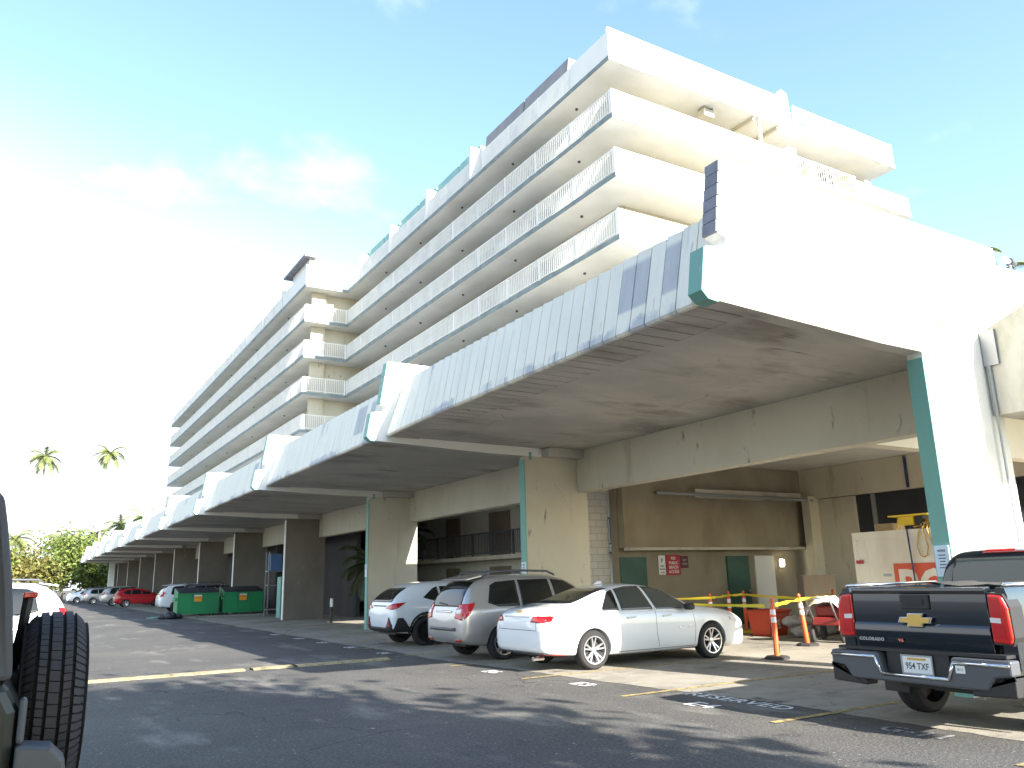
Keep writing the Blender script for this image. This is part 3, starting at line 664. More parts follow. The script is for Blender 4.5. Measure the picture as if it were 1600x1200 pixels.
# ---- white saloon
def saloon(name, loc, rz, label, paint='paint_white', group=None, detail=True, txt='T0K 81'):
    E_ = empty(name, loc, rz, label, 'car', group)
    st = [(0.00, .70, .42, .74, .90, .50), (.05, .83, .30, .80, 1.00, .58), (.22, .885, .27, .90, 1.075, .66), (.55, .915, .24, .93, 1.10, .66), (.95, .925, .22, .945, 1.20, .60), (1.45, .927, .20, .95, 1.385, .56), (1.95, .927, .19, .94, 1.462, .58), (2.45, .925, .19, .93, 1.462, .58), (2.95, .925, .19, .915, 1.36, .57), (3.40, .922, .20, .90, 1.13, .62), (3.62, .92, .21, .88, 1.005, .68), (4.10, .915, .20, .84, .965, .70), (4.55, .89, .18, .76, .90, .66), (4.83, .82, .17, .70, .82, .58), (4.93, .70, .22, .60, .72, .50)]
    b, bv = make_body('body', st, paint, E_, [(1.05, .335), (3.88, .335)], .375)
    underside(E_, 4.9, .92)
    for x in (1.05, 3.88):
        for y in (-.80, .80): wheel(E_, x, y, .335, .215, 'rim_alloy', 5, True)
    for ax in ('r', 'l'):
        decal(bv, [(1.26, .985), (1.58, 1.30), (1.72, 1.345), (1.66, .985)], ax, 'rear_quarter_window', 'car_glass', E_)
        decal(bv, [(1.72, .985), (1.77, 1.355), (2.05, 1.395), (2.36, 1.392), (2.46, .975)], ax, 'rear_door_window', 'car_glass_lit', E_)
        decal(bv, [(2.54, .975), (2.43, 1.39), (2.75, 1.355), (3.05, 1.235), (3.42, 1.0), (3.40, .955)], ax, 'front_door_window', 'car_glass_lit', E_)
        seam(bv, [(2.50, 1.0), (2.49, .55), (2.55, .30)], ax, E_); seam(bv, [(1.62, .98), (1.60, .80), (1.44, .60), (1.46, .52)], ax, E_)
        seam(bv, [(3.42, .93), (3.46, .6), (3.43, .30)], ax, E_); seam(bv, [(1.50, .27), (3.42, .27)], ax, E_)
        for x in (1.80, 2.66): strip(bv, [(x, .845), (x + .20, .86)], .028, ax, 'door_handle', paint, E_, .02, .05, .02)
        strip(bv, [(1.28, .965), (2.4, .957), (3.40, .94)], .014, ax, 'belt_moulding', 'chrome', E_, .008, .06, .006)
        sg = -1 if ax == 'r' else 1
        MB().box(-.09, .09, -.08, .08, -.06, .06).build('mirror', 'black_plastic', E_, bevel=.04, loc=(3.25, sg * 1.0, .99))
    decal(bv, [(-.60, 1.13), (.60, 1.13), (.50, 1.375), (-.50, 1.375)], 'b', 'rear_window', 'car_glass', E_, .006, .06)
    decal(bv, [(-.58, 1.03), (.58, 1.03), (.48, 1.38), (-.48, 1.38)], 'f', 'windscreen', 'car_glass', E_, .006, .06)
    for sg in (-1, 1):
        decal(bv, [(sg * .47, .84), (sg * .79, .83), (sg * .79, .94), (sg * .53, .93)], 'b', 'tail_light', 'lens_red', E_, .008, .04, .012)
        decal(bv, [(sg * .60, .27), (sg * .80, .26), (sg * .80, .295), (sg * .60, .31)], 'b', 'reflector', 'lens_red', E_, .012, .04, .01)
        ax = 'r' if sg < 0 else 'l'
        decal(bv, [(.06, .83), (.20, .85), (.27, .93), (.06, .94)], ax, 'tail_light', 'lens_red', E_, .008, .04, .012)
        decal(bv, [(4.40, .70), (4.75, .62), (4.78, .66), (4.40, .76)], ax, 'headlight', 'lens_clear', E_, .008, .04, .012)
    decal(bv, [(-.72, .19), (.72, .19), (.80, .33), (-.80, .33)], 'b', 'rear_valance', 'grey_plastic', E_, .010, .05, .012)
    strip(bv, [(-.42, .925), (.42, .925)], .02, 'b', 'boot_trim', 'chrome', E_, .01)
    seam(bv, [(-.62, .70), (-.60, 1.0)], 'b', E_); seam(bv, [(.62, .70), (.60, 1.0)], 'b', E_); seam(bv, [(-.62, .70), (.62, .70)], 'b', E_)
    decal(bv, [(-.09, 1.0), (.09, 1.0), (.09, 1.025), (-.09, 1.025)], 'b', 'emblem', 'emblem_gold', E_, .012, .03, .01)
    plate(E_, .02, 0, .82, txt)
    MB().tube([(-.02, -.55, .235), (.2, -.55, .235)], .035).build('exhaust', 'chrome', E_)
    MB().prism([(1.75, 1.44), (1.95, 1.455), (1.93, 1.50), (1.86, 1.50)], 'y', -.02, .02).build('aerial_fin', paint, E_)
    return E_, bv
sal, sbv = saloon('white_saloon', (7.77, 12.86, 0), 0, 'white four door saloon parked tail out on the apron with sun on its rear wing')
tx = text_mesh('door_lettering', 'MALIBU', .06, 'chrome', sal, (3.02, -.94, .60), (1, 0, 0), (0, 0, 1), .002, 'LEFT', 1.4, 1.5)
# ---- silver estate car
def wagon(name, loc, rz, label, paint, L_=4.6, h=1.72, group=None, clad=None, arch=None, lights='lens_red', W=.90, rails=True, rimmat='rim_alloy', r=.345, hatch=.32, lowglass=1.06, kind='box', txt='', wb=(.96, 3.62), glass='car_glass', cat='car'):
    E_ = empty(name, loc, rz, label, cat, group); s = L_ / 4.6; H = h
    st = [(0.0, .72, .46, .74, .86, .58), (.05, W * .93, .36, .90, 1.02, W * .74), (.12, W * .97, .34, 1.0, lowglass + .06, W * .76), (hatch * .65, W * .985, .31, 1.02, (lowglass + H) / 2, W * .72), (hatch + .06, W, .29, 1.02, H - .13, W * .70), (hatch + .30, W, .27, 1.01, H - .03, W * .70), (1.4 * s, W, .25, 1.0, H + .005, W * .71), (2.0 * s, W, .24, .985, H, W * .71), (2.5 * s, W, .24, .97, H - .035, W * .70), (2.95 * s, W, .24, .96, H - .23, W * .70), (3.35 * s, W, .25, .95, 1.12, W * .74), (3.6 * s, W * .99, .26, .92, 1.03, W * .76), (4.1 * s, W * .97, .28, .86, .97, W * .74), (4.42 * s, W * .90, .29, .76, .86, W * .66), (4.56 * s, W * .78, .33, .64, .74, W * .55), (4.6 * s, W * .6, .40, .56, .64, W * .45)]
    wx = (wb[0] * s, wb[1] * s)
    b, bv = make_body('body', st, paint, E_, [(x, r) for x in wx], r + .045)
    underside(E_, L_, W, .33)
    for x in wx:
        for y in (-W + .115, W - .115): wheel(E_, x, y, r, .215, rimmat, 5, rimmat == 'rim_alloy')
    hr = H - .17
    for ax in ('r', 'l'):
        if kind == 'box':
            decal(bv, [(hatch + .28, 1.12), (hatch + .40, hr - .06), (hatch + .55, hr), (1.36 * s, hr + .03), (1.36 * s, 1.04), (hatch + .5, 1.05)], ax, 'rear_quarter_window', glass, E_)
        else:
            decal(bv, [(hatch + .42, 1.17), (hatch + .72, hr - .02), (1.36 * s, hr + .03), (1.36 * s, 1.07), (hatch + .7, 1.09)], ax, 'rear_quarter_window', glass, E_)
        decal(bv, [(1.42 * s, 1.04), (1.42 * s, hr + .03), (2.18 * s, hr + .035), (2.24 * s, 1.02)], ax, 'rear_door_window', glass, E_)
        decal(bv, [(2.32 * s, 1.02), (2.26 * s, hr + .035), (2.6 * s, hr), (2.95 * s, H - .36), (3.3 * s, 1.08), (3.28 * s, 1.0)], ax, 'front_door_window', glass, E_)
        seam(bv, [(2.28 * s, 1.02), (2.27 * s, .36)], ax, E_); seam(bv, [(1.39 * s, 1.04), (1.36 * s, .7), (1.30 * s, .60)], ax, E_); seam(bv, [(3.3 * s, .98), (3.28 * s, .38)], ax, E_)
        for x in (1.48, 2.36): strip(bv, [(x * s, .92), (x * s + .2, .925)], .03, ax, 'door_handle', 'black_plastic' if kind != 'box' else paint, E_, .02, .05, .02)
        if clad: strip(bv, [(wx[0] + r, .33), (wx[1] - r, .33)], .18, ax, 'sill_cladding', clad, E_, .012, .06, .01)
        if arch:
            for x in wx: arch_trim(bv, x, r, r + .04, r + .115, ax, arch, E_)
        sg = -1 if ax == 'r' else 1
        MB().box(-.09, .09, -.09, .09, -.07, .07).build('mirror', paint, E_, bevel=.04, loc=(3.12 * s, sg * (W + .06), 1.06))
        if rails: MB().tube([(.62, sg * W * .62, H - .06), (.75, sg * W * .66, H + .035), (1.4 * s, sg * W * .68, H + .055), (2.2 * s, sg * W * .68, H + .03), (2.4 * s, sg * W * .66, H - .05)], .022).build('roof_rail', 'grey_plastic', E_, smooth=True)
    gy = W * .66
    decal(bv, [(-gy - .05, lowglass), (gy + .05, lowglass), (gy - .05, H - .16), (-gy + .05, H - .16)], 'b', 'rear_window', glass, E_, .007, .05)
    decal(bv, [(-gy, 1.10), (gy, 1.10), (gy - .08, H - .14), (-gy + .08, H - .14)], 'f', 'windscreen', glass, E_, .007, .06)
    sp = None if kind != 'box' else MB().prism([(hatch - .10, H - .10), (hatch + .32, H - .02), (hatch + .32, H - .055), (hatch - .08, H - .135)], 'y', -gy + .02, gy - .02)
    if sp: sp.build('spoiler', paint, E_, bevel=.012)
    return E_, bv
wag, wbv = wagon('silver_estate_car', (7.62, 15.55, 0), 0, 'silver estate car with roof rails and clear edged tail lights between the two white cars', 'paint_silver', 4.6, 1.70, clad='black_plastic', rails=True, r=.34, hatch=.34)
for sg in (-1, 1):
    decal(wbv, [(sg * .54, .84), (sg * .80, .80), (sg * .80, 1.10), (sg * .58, 1.12)], 'b', 'tail_light', 'lens_red', wag, .010, .03, .014)
    decal(wbv, [(sg * .57, .92), (sg * .74, .92), (sg * .74, 1.02), (sg * .58, 1.02)], 'b', 'tail_light_lens', 'lens_clear', wag, .020, .03, .008)
    decal(wbv, [(.06, .82), (.17, .90), (.33, 1.13), (.06, 1.10)], 'r' if sg < 0 else 'l', 'tail_light', 'lens_red', wag, .010, .03, .014)
    decal(wbv, [(sg * .52, .37), (sg * .74, .38), (sg * .74, .44), (sg * .52, .42)], 'b', 'reflector', 'lens_red', wag, .014, .03, .01)
decal(wbv, [(-.84, .26), (.84, .26), (.86, .47), (.5, .42), (-.5, .42), (-.86, .47)], 'b', 'rear_valance', 'black_plastic', wag, .008, .05, .014)
strip(wbv, [(-.55, .62), (.55, .62)], .06, 'b', 'bumper_step', 'grey_plastic', wag, .02, .05, .03)
strip(wbv, [(-.36, .965), (.36, .965)], .035, 'b', 'hatch_trim', 'chrome', wag, .012)
plate(wag, .035, .0, .84, 'SAE 305'); strip(wbv, [(-.05, 1.10), (.34, 1.13)], .02, 'b', 'wiper', 'black_plastic', wag, .02)
text_mesh('badge_lettering', 'AWD', .045, 'chrome', wag, (.035, -.30, .90), (0, -1, 0), (0, 0, 1), .002)
# ---- white crossover with black arches
crs, cbv = wagon('white_crossover', (8.02, 20.08, 0), 0, 'white crossover with black wheel arches and black wheels beside the pillar', 'paint_white', 4.48, 1.58, clad='black_plastic', arch='black_plastic', rails=False, r=.355, rimmat='rim_black', hatch=.46, lowglass=1.08, kind='fast')
for sg in (-1, 1):
    decal(cbv, [(sg * .44, .93), (sg * .79, .90), (sg * .79, 1.05), (sg * .62, 1.01)], 'b', 'tail_light', 'lens_red', crs, .010, .03, .014)
    decal(cbv, [(.06, .90), (.18, .94), (.40, 1.07), (.06, 1.04)], 'r' if sg < 0 else 'l', 'tail_light', 'lens_red', crs, .010, .03, .014)
    decal(cbv, [(sg * .48, .40), (sg * .80, .36), (sg * .80, .54), (sg * .66, .72)], 'b', 'corner_guard', 'black_plastic', crs, .012, .03, .014)
    decal(cbv, [(sg * .63, .50), (sg * .72, .48), (sg * .70, .62), (sg * .66, .64)], 'b', 'reflector', 'lens_red', crs, .026, .03, .01)
    decal(cbv, [(.04, .36), (.55, .36), (.30, .70), (.16, .70)], 'r' if sg < 0 else 'l', 'corner_guard', 'black_plastic', crs, .012, .03, .014)
decal(cbv, [(-.60, .35), (.60, .35), (.52, .47), (-.52, .47)], 'b', 'rear_valance', 'black_plastic', crs, .010, .05, .014)
strip(cbv, [(-.42, .985), (.42, .985)], .022, 'b', 'hatch_trim', 'black_plastic', crs, .012)
plate(crs, .03, .0, .80, 'WYZ 718')
# ---- navy pickup truck
def pickup(loc):
    E_ = empty('pickup_truck', loc, 0, 'dark navy pickup truck with a gold cross shaped emblem on its tailgate', 'pickup')
    W = .93
    st = [(.10, W * .965, .58, 1.0, 1.20, W * .9), (.14, W, .56, 1.05, 1.39, W * .955), (.30, W, .55, 1.05, 1.40, W * .955), (1.0, W, .54, 1.05, 1.405, W * .955), (1.80, W, .54, 1.05, 1.41, W * .955)]
    mb_ = MB()
    # bed: a U-shaped shell with flared flanks
    sec = [(W * .93, .56), (W, .66), (W, .95), (W * .985, 1.10), (W * .975, 1.33), (W * .955, 1.40), (W * .87, 1.405), (W * .86, 1.38), (W * .86, .80)]
    full = sec + [(-y, z) for y, z in sec[::-1]]
    bed = MB().ring([[(x, y, z) for y, z in full] for x in (.12, .2, 1.0, 1.86)]).build('cargo_bed', 'paint_navy', E_, smooth=35)
    c2 = MB()
    for sg in (-1, 1): c2.lathe([(.45, .45 * sg), (.45, 1.4 * sg)], 'y', (1.22, 0, .39), 40)
    c = c2.build('cutter', None, E_); bo = bed.modifiers.new('b', 'BOOLEAN'); bo.object = c; bo.operation = 'DIFFERENCE'; bo.solver = 'EXACT'
    me = evaluated(bed); bed.modifiers.clear(); bed.data = me; bpy.data.objects.remove(c); me.materials.clear(); me.materials.append(MATS['paint_navy'])
    for p in me.polygons: p.use_smooth = True; p.material_index = 0
    me.set_sharp_from_angle(angle=R(35))
    tg = MB().ring([[(x, -.735, z), (x, .735, z)] for x, z in [(.10, .74), (.085, .80), (.05, .95), (.055, 1.02), (.075, 1.05), (.07, 1.22), (.075, 1.34), (.055, 1.375), (.06, 1.405), (.16, 1.41), (.17, 1.36), (.17, .74)]] , False, False)
    n_ = len(tg.v) // 2
    tg.f.append(tuple(2 * i for i in range(n_))); tg.f.append(tuple(2 * i + 1 for i in range(n_))[::-1]); tg.f.append((2 * n_ - 2, 2 * n_ - 1, 1, 0))
    tgo = tg.build('tailgate', 'paint_navy', E_, smooth=30, bevel=.006)
    bm = bmesh.new(); bm.from_mesh(tgo.data); tb = BVHTree.FromBMesh(bm); bm.free()
    hd = MB().box(.050, .075, -.16, .16, 1.19, 1.335).build('tailgate_handle', 'black_plastic', tgo, bevel=.012)
    MB().box(.040, .0495, -.10, .10, 1.235, 1.285).build('handle_recess', 'rubber_base', tgo)
    # emblem: a long slanted cross
    def cross(k, d):
        return [(-.19 * k, -.028 * k), (-.085 * k, -.028 * k), (-.095 * k, -.066 * k), (.075 * k, -.066 * k), (.085 * k, -.028 * k), (.165 * k, -.028 * k), (.19 * k, .028 * k), (.085 * k, .028 * k), (.095 * k, .066 * k), (-.075 * k, .066 * k), (-.085 * k, .028 * k), (-.165 * k, .028 * k)]
    em = MB().prism([(-y, z + 1.085) for y, z in cross(1.0, 0)], 'x', .030, .052).build('emblem', 'chrome', tgo, bevel=.003)
    MB().prism([(-y, z + 1.085) for y, z in cross(.88, 0)], 'x', .024, .0295).build('emblem_face', 'emblem_gold', em)
    text_mesh('tailgate_lettering', 'COLORADO', .044, 'metal_grey', tgo, (.040, .68, .865), (0, -1, 0), (.06, 0, 1), .003, 'LEFT', 1.05, 1.2, .002)
    text_mesh('tailgate_lettering', 'V6', .042, 'lens_bright_red', tgo, (.040, .22, .865), (0, -1, 0), (.06, 0, 1), .003, 'LEFT', 1.1, 1.2, .002)
    for sg in (-1, 1):
        pr = [(sg * .745, .90), (sg * .915, .89), (sg * .935, .95), (sg * .925, 1.22), (sg * .88, 1.33), (sg * .75, 1.345)]
        tl = MB().prism(pr, 'x', .055, .30).build('tail_light', 'lens_bright_red', E_, bevel=.02)
        MB().prism([(sg * .752, 1.085), (sg * .85, 1.08), (sg * .85, 1.125), (sg * .752, 1.13)], 'x', .050, .0545).build('reversing_lens', 'lens_clear', tl)
        MB().prism([(sg * .742, .885), (sg * .92, .875), (sg * .945, .95), (sg * .936, 1.23), (sg * .885, 1.345), (sg * .742, 1.36)], 'x', .075, .29).build('tail_light_housing', 'black_plastic', tl)
        for z0, z1 in ((.94, 1.07), (1.14, 1.30)): MB().prism([(sg * .765, z0), (sg * .88, z0), (sg * .87, z1), (sg * .765, z1)], 'x', .049, .0545).build('lamp_reflector', 'lens_red', tl)
    # bumper with a notch for the plate and corner steps
    bp = MB()
    prof = [(-.96, .76), (-.40, .76), (-.34, .54), (.34, .54), (.40, .76), (.96, .76), (.96, .62), (.80, .60), (.72, .48), (-.72, .48), (-.80, .60), (-.96, .62)]
    bp.prism(prof, 'x', -.10, .06)
    bo = bp.build('rear_bumper', 'grey_plastic', E_, bevel=.02)
    ch = MB()
    pth = [(-.95, .715), (-.42, .715), (-.36, .555), (.36, .555), (.42, .715), (.95, .715)]
    for a, b2 in zip(pth[:-1], pth[1:]): ch.tube([(-.106, a[0], a[1]), (-.106, b2[0], b2[1])], .016, 6)
    ch.build('bumper_chrome', 'chrome', bo, smooth=True)
    MB().box(-.04, .12, -.90, .90, .77, .80).build('bumper_step', 'black_plastic', bo)
    for sg in (-1, 1): MB().prism([(sg * .56, .47), (sg * .97, .60), (sg * .97, .64), (sg * .97, .47), (sg * .97, .44), (sg * .56, .42)], 'x', -.085, .10).build('bumper_end', 'black_plastic', bo, bevel=.012)
    MB().box(-.02, .12, -.335, .335, .55, .775).build('plate_recess', 'black_plastic', E_)
    p = MB().box(-.035, -.027, -.155, .155, .575, .735).build('licence_plate', 'plate_white', E_, bevel=.003)
    text_mesh('plate_characters', '954 TXF', .088, 'ink', p, (-.0362, 0, .615), (0, -1, 0), (0, 0, 1), .0008, 'CENTER', .80, 1.0, .001)
    MB().box(-.0365, -.0272, -.10, .10, .70, .722).build('plate_band', 'emblem_gold', p)
    fr = MB().box(-.038, -.026, -.17, .17, .735, .75).box(-.038, -.026, -.17, .17, .56, .575).box(-.038, -.026, -.17, -.155, .575, .735).box(-.038, -.026, .155, .17, .575, .735); fr.build('plate_frame', 'metal_grey', p)
    stk = MB().box(-.1085, -.1005, -.53, -.44, .62, .69).build('bumper_sticker', 'plate_white', bo); text_mesh('sticker_characters', '06-25', .032, 'ink', stk, (-.109, -.485, .645), (0, -1, 0), (0, 0, 1), .0004, 'CENTER', .8)
    # cab and nose
    st = [(1.90, W * .97, .50, 1.12, 1.18, W * .93), (1.93, W, .48, 1.14, 1.70, W * .82), (2.02, W, .46, 1.14, 1.84, W * .80), (2.5, W, .45, 1.13, 1.89, W * .80), (3.1, W, .45, 1.11, 1.875, W * .80), (3.45, W, .45, 1.10, 1.75, W * .79), (3.95, W, .46, 1.09, 1.22, W * .78), (4.15, W, .46, 1.06, 1.14, W * .80), (4.9, W * .99, .48, 1.0, 1.08, W * .80), (5.2, W * .93, .48, .88, 1.0, W * .75), (5.32, W * .84, .52, .76, .84, W * .6)]
    b, bv = make_body('body', st, 'paint_navy', E_, [(4.45, .39)], .45)
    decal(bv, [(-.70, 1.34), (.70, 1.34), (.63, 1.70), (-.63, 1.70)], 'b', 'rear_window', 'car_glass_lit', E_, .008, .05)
    decal(bv, [(-.60, 1.25), (.60, 1.25), (.56, 1.66), (-.56, 1.66)], 'f', 'windscreen', 'car_glass', E_, .008, .05)
    hm = decal(bv, [(-.30, 1.755), (.30, 1.755), (.28, 1.825), (-.28, 1.825)], 'b', 'high_brake_light', 'lens_red', E_, .012, .04, .012)
    decal(bv, [(-.27, 1.77), (-.08, 1.77), (-.08, 1.81), (-.26, 1.81)], 'b', 'cargo_lamp', 'lens_clear', E_, .022, .04, .006)
    for ax in ('r', 'l'):
        decal(bv, [(2.04, 1.20), (2.10, 1.63), (2.75, 1.65), (2.78, 1.18)], ax, 'rear_door_window', 'car_glass', E_)
        decal(bv, [(2.86, 1.18), (2.84, 1.65), (3.30, 1.62), (3.80, 1.22), (3.80, 1.15)], ax, 'front_door_window', 'car_glass', E_)
        seam(bv, [(2.82, 1.15), (2.82, .52)], ax, E_); seam(bv, [(3.86, 1.12), (3.84, .55)], ax, E_)
        sg = -1 if ax == 'r' else 1
        MB().box(-.08, .08, -.11, .11, -.10, .10).build('mirror', 'black_plastic', E_, bevel=.04, loc=(3.75, sg * (W + .12), 1.22))
        MB().tube([(.16, sg * .86, 1.425), (1.86, sg * .86, 1.43)], .018).build('bed_rail', 'chrome', E_, smooth=True)
    for x in (1.22, 4.45):
        for y in (-.79, .79): wheel(E_, x, y, .39, .255, 'rim_alloy', 6, False)
    MB().box(.4, 5.0, -.5, .5, .38, .62).build('chassis', 'black_plastic', E_)
    MB().box(.85, 1.6, -.42, .42, .30, .45).build('axle_housing', 'black_plastic', E_)
    for sg in (-1, 1): MB().box(.74, .77, sg * .80 - .14, sg * .80 + .14, .26, .62).build('mud_flap', 'black_plastic', E_)
    MB().tube([(.02, -.62, .44), (.5, -.62, .44)], .04).build('exhaust', 'metal_grey', E_)
    cov = MB(); rnd = random.Random(4)
    g = [[(.9 + i * .19, -.62 + j * .155, 1.40 + .05 * rnd.random()) for j in range(9)] for i in range(6)]
    cov.ring(g, False, False); cov.build('rolled_bed_cover', 'black_plastic', E_, smooth=True)
    return E_
pickup((7.86, 5.20, 0))
# ---- off-roader with a spare wheel on its tail, close on the left; it points away from the building
def jeep(loc):
    E_ = empty('soft_top_off_roader', loc, PI, 'dark green off roader with grey soft top and spare tyre, close on the left', 'off roader')
    W = .80
    tub = MB().prism([(-.05, .72), (-.05, 1.20), (.0, 1.30), (2.55, 1.30), (2.62, 1.24), (4.1, 1.18), (4.12, .74), (3.9, .62), (.1, .62)], 'y', -W, W).build('tub', 'paint_green', E_, bevel=.035)
    sf = MB().ring([[(-.02, y, 1.302), (.015, y * .985, 1.62), (.07, y * .93, 1.95), (.20, y * .86, 2.05), (2.0, y * .86, 2.05), (2.35, y * .88, 1.98), (2.75, y * .96, 1.302)] for y in (-W + .005, W - .005)], False, False)
    n_ = 7; sf.f += [tuple(range(n_)), tuple(range(n_, 2 * n_))[::-1], (0, n_, 2 * n_ - 1, n_ - 1)]
    sf.build('soft_top', 'soft_top', E_, smooth=30, bevel=.02)
    for sg in (-1, 1):
        MB().prism([(.35, 1.38), (.40, 1.84), (1.15, 1.86), (1.15, 1.38)], 'y', sg * (W + .0), sg * (W + .006)).build('side_window', 'car_glass', E_)
        fl = MB()
        for xc in (.75, 3.25):
            fl.ring([[(xc + .58 * math.cos(a), sg * (W - .01), .52 + .56 * math.sin(a)), (xc + .56 * math.cos(a), sg * (W + .17), .50 + .54 * math.sin(a)), (xc + .54 * math.cos(a), sg * (W + .17), .47 + .52 * math.sin(a)), (xc + .50 * math.cos(a), sg * (W - .01), .47 + .50 * math.sin(a))] for a in [R(8 + 164 * i / 14) for i in range(15)]])
        fl.build('wheel_flare', 'black_plastic', E_, smooth=40)
        MB().prism([(-.215, .97), (-.205, 1.03), (-.16, 1.075), (-.051, 1.09), (-.051, .95), (-.18, .94)], 'y', sg * W - .12, sg * W + .04).box(-.075, -.0505, sg * W - .07, sg * W + .01, 1.0905, 1.24).build('tail_light_housing', 'grey_plastic', E_, bevel=.02)
        MB().box(-.19, -.06, sg * W - .135, sg * W - .1205, .98, 1.04).build('tail_light', 'lens_red', E_, bevel=.003)
        for x in (.75, 3.25): wheel(E_, x, sg * .76, .42, .27, 'rim_alloy', 5, False)
        MB().tube([(.06, sg * (W - .02), 1.31), (.10, sg * (W - .03), 1.40)], .03).build('top_clamp', 'grey_plastic', E_)
    MB().ring([[(x, y, z) for (x, z) in ((.02, .66), (-.22, .66), (-.27, .71), (-.27, .80), (-.22, .86), (.02, .86))] for y in (-.80, -.72, .72, .80)]).build('rear_bumper', 'grey_plastic', E_, bevel=.02)
    MB().box(2.65, 2.7, -W, W, 1.302, 1.31).build('cowl', 'paint_green', E_)
    # spare wheel with moulded tread
    sx, sz, sr, sw = -.17, 1.12, .392, .235
    tr = MB().lathe([(.22, -sw / 2 + .01), (.30, -sw / 2 - .010), (.34, -sw * .52), (sr - .055, -sw * .47), (sr - .022, -sw * .36), (sr - .014, -sw * .2), (sr - .014, sw * .2), (sr - .022, sw * .36), (sr - .055, sw * .47), (.34, sw * .52), (.30, sw / 2 + .010), (.22, sw / 2 - .01)], 'x', (sx, 0, sz), 90)
    sp = tr.build('spare_tyre', 'groove_shade_rubber', E_, smooth=35)
    bl = MB()
    ribs = [(-.50, -.43, 70, .30, .26), (-.43, -.31, 70, .22, .26), (-.255, -.135, 76, .14, -.35), (-.08, .08, 56, .10, .2), (.135, .255, 76, .14, .35), (.31, .43, 70, .22, -.26), (.43, .50, 70, .30, -.26)]
    for (t0, t1, n, gap, sk) in ribs:
        for i in range(n):
            a0 = 2 * PI * (i + gap / 2) / n; a1 = 2 * PI * (i + 1 - gap / 2) / n; vs = []
            for t in (t0, t1):
                shr = max(0, (abs(t) - .22) / .28) ** 2 * .062
                for (a, rr_) in ((a0, sr - .02 - shr), (a1, sr - .02 - shr), (a1, sr - shr), (a0, sr - shr)):
                    aa = a + sk * (t - (t0 + t1) / 2) * 2 * PI / n * 3
                    vs.append((sx + t * sw, rr_ * math.cos(aa), sz + rr_ * math.sin(aa)))
            bl.add(vs, [(0, 1, 2, 3), (7, 6, 5, 4), (0, 4, 5, 1), (1, 5, 6, 2), (2, 6, 7, 3), (3, 7, 4, 0)])
    bl.build('tyre_tread', 'tread_rubber', sp)
    MB().lathe([(.0, -sw / 2 + .06), (.20, -sw / 2 + .05), (.225, -sw / 2 + .01), (.225, sw / 2 - .01), (.0, sw / 2 - .02)], 'x', (sx, 0, sz), 30).build('spare_rim', 'rim_alloy', sp, smooth=35)
    cr_ = MB().box(-.06, .02, -.20, .20, .95, 1.28).tube([(-.05, 0, 1.2), (-.12, 0, 1.2)], .09)
    cr_.build('spare_carrier', 'black_plastic', E_, bevel=.01)
    MB().tube([(-.02, .0, 1.28), (-.04, .0, 1.44), (-.05, .0, 1.56), (-.05, 0, 1.60)], .02).build('brake_light_stalk', 'black_plastic', E_)
    MB().box(-.085, -.03, -.10, .10, 1.575, 1.60).build('high_brake_light', 'lens_red', E_, bevel=.005)
    return E_
jeep((.0, 4.25, 0))
# ---- other vehicles in the lot
def add_tail(bv, E_, z0=.85, z1=1.05, y0=.58, y1=.86, m='lens_red'):
    for sg in (-1, 1):
        decal(bv, [(sg * y0, z0), (sg * y1, z0), (sg * y1, z1), (sg * (y0 + .1), z1)], 'b', 'tail_light', m, E_, .01, .05, .012)
        decal(bv, [(.06, z0), (.24, z0 + .03), (.30, z1), (.07, z1)], 'r' if sg < 0 else 'l', 'tail_light', m, E_, .01, .05, .012)
e, v = wagon('white_suv', (1.20, 23.2, 0), PI, 'sunlit white tall estate car on the left beyond the spare tyre', 'paint_white', 4.9, 1.80, W=.97, r=.38, rails=True, hatch=.42, glass='car_glass'); add_tail(v, e, 1.0, 1.18, .62, .92); plate(e, .03, 0, .85, '')
saloon('white_low_saloon', (.62, 19.6, 0), PI, 'white low saloon mostly hidden behind the spare tyre', 'paint_white', txt='')
e, v = wagon('white_minivan', (7.75, 57.0, 0), 0, 'white minivan parked just left of the green bins', 'paint_white', 5.1, 1.76, W=.98, r=.35, rails=False, hatch=.40, rimmat='rim_black'); add_tail(v, e, .95, 1.3, .74, .93); plate(e, .03, 0, .82, '')
e, v = wagon('dark_suv', (8.3, 52.6, 0), 0, 'dark grey estate car showing between the minivan and the bins', 'paint_grey', 4.7, 1.74, W=.93, r=.36, hatch=.36); add_tail(v, e, .9, 1.1, .6, .88)
saloon('silver_saloon', (7.9, 49.6, 0), 0, 'silver saloon half hidden behind the left green bin', 'paint_silver', txt='')
e, v = wagon('red_hatchback', (7.0, 76.0, 0), 0, 'small dark red hatchback in the shade beyond the minivan', 'paint_red', 4.1, 1.52, W=.85, r=.31, rails=False, hatch=.34, rimmat='rim_alloy'); add_tail(v, e, .9, 1.1, .6, .8)
e, v = wagon('pale_minivan', (6.6, 84.0, 0), 0, 'pale silver minivan beyond the red hatchback', 'paint_silver', 5.0, 1.74, W=.97, r=.34, rails=False, hatch=.42); add_tail(v, e, .95, 1.25, .74, .92)
e, v = wagon('grey_suv', (5.9, 96.0, 0), 0, 'pale grey estate car far down the lot with its hatch towards the lane', 'paint_silver', 4.6, 1.62, W=.92, r=.34, hatch=.36); add_tail(v, e, .9, 1.1, .6, .86)
saloon('far_white_saloon', (4.9, 106, 0), 0, 'white saloon farthest down the lot before the trees', 'paint_white', txt='')
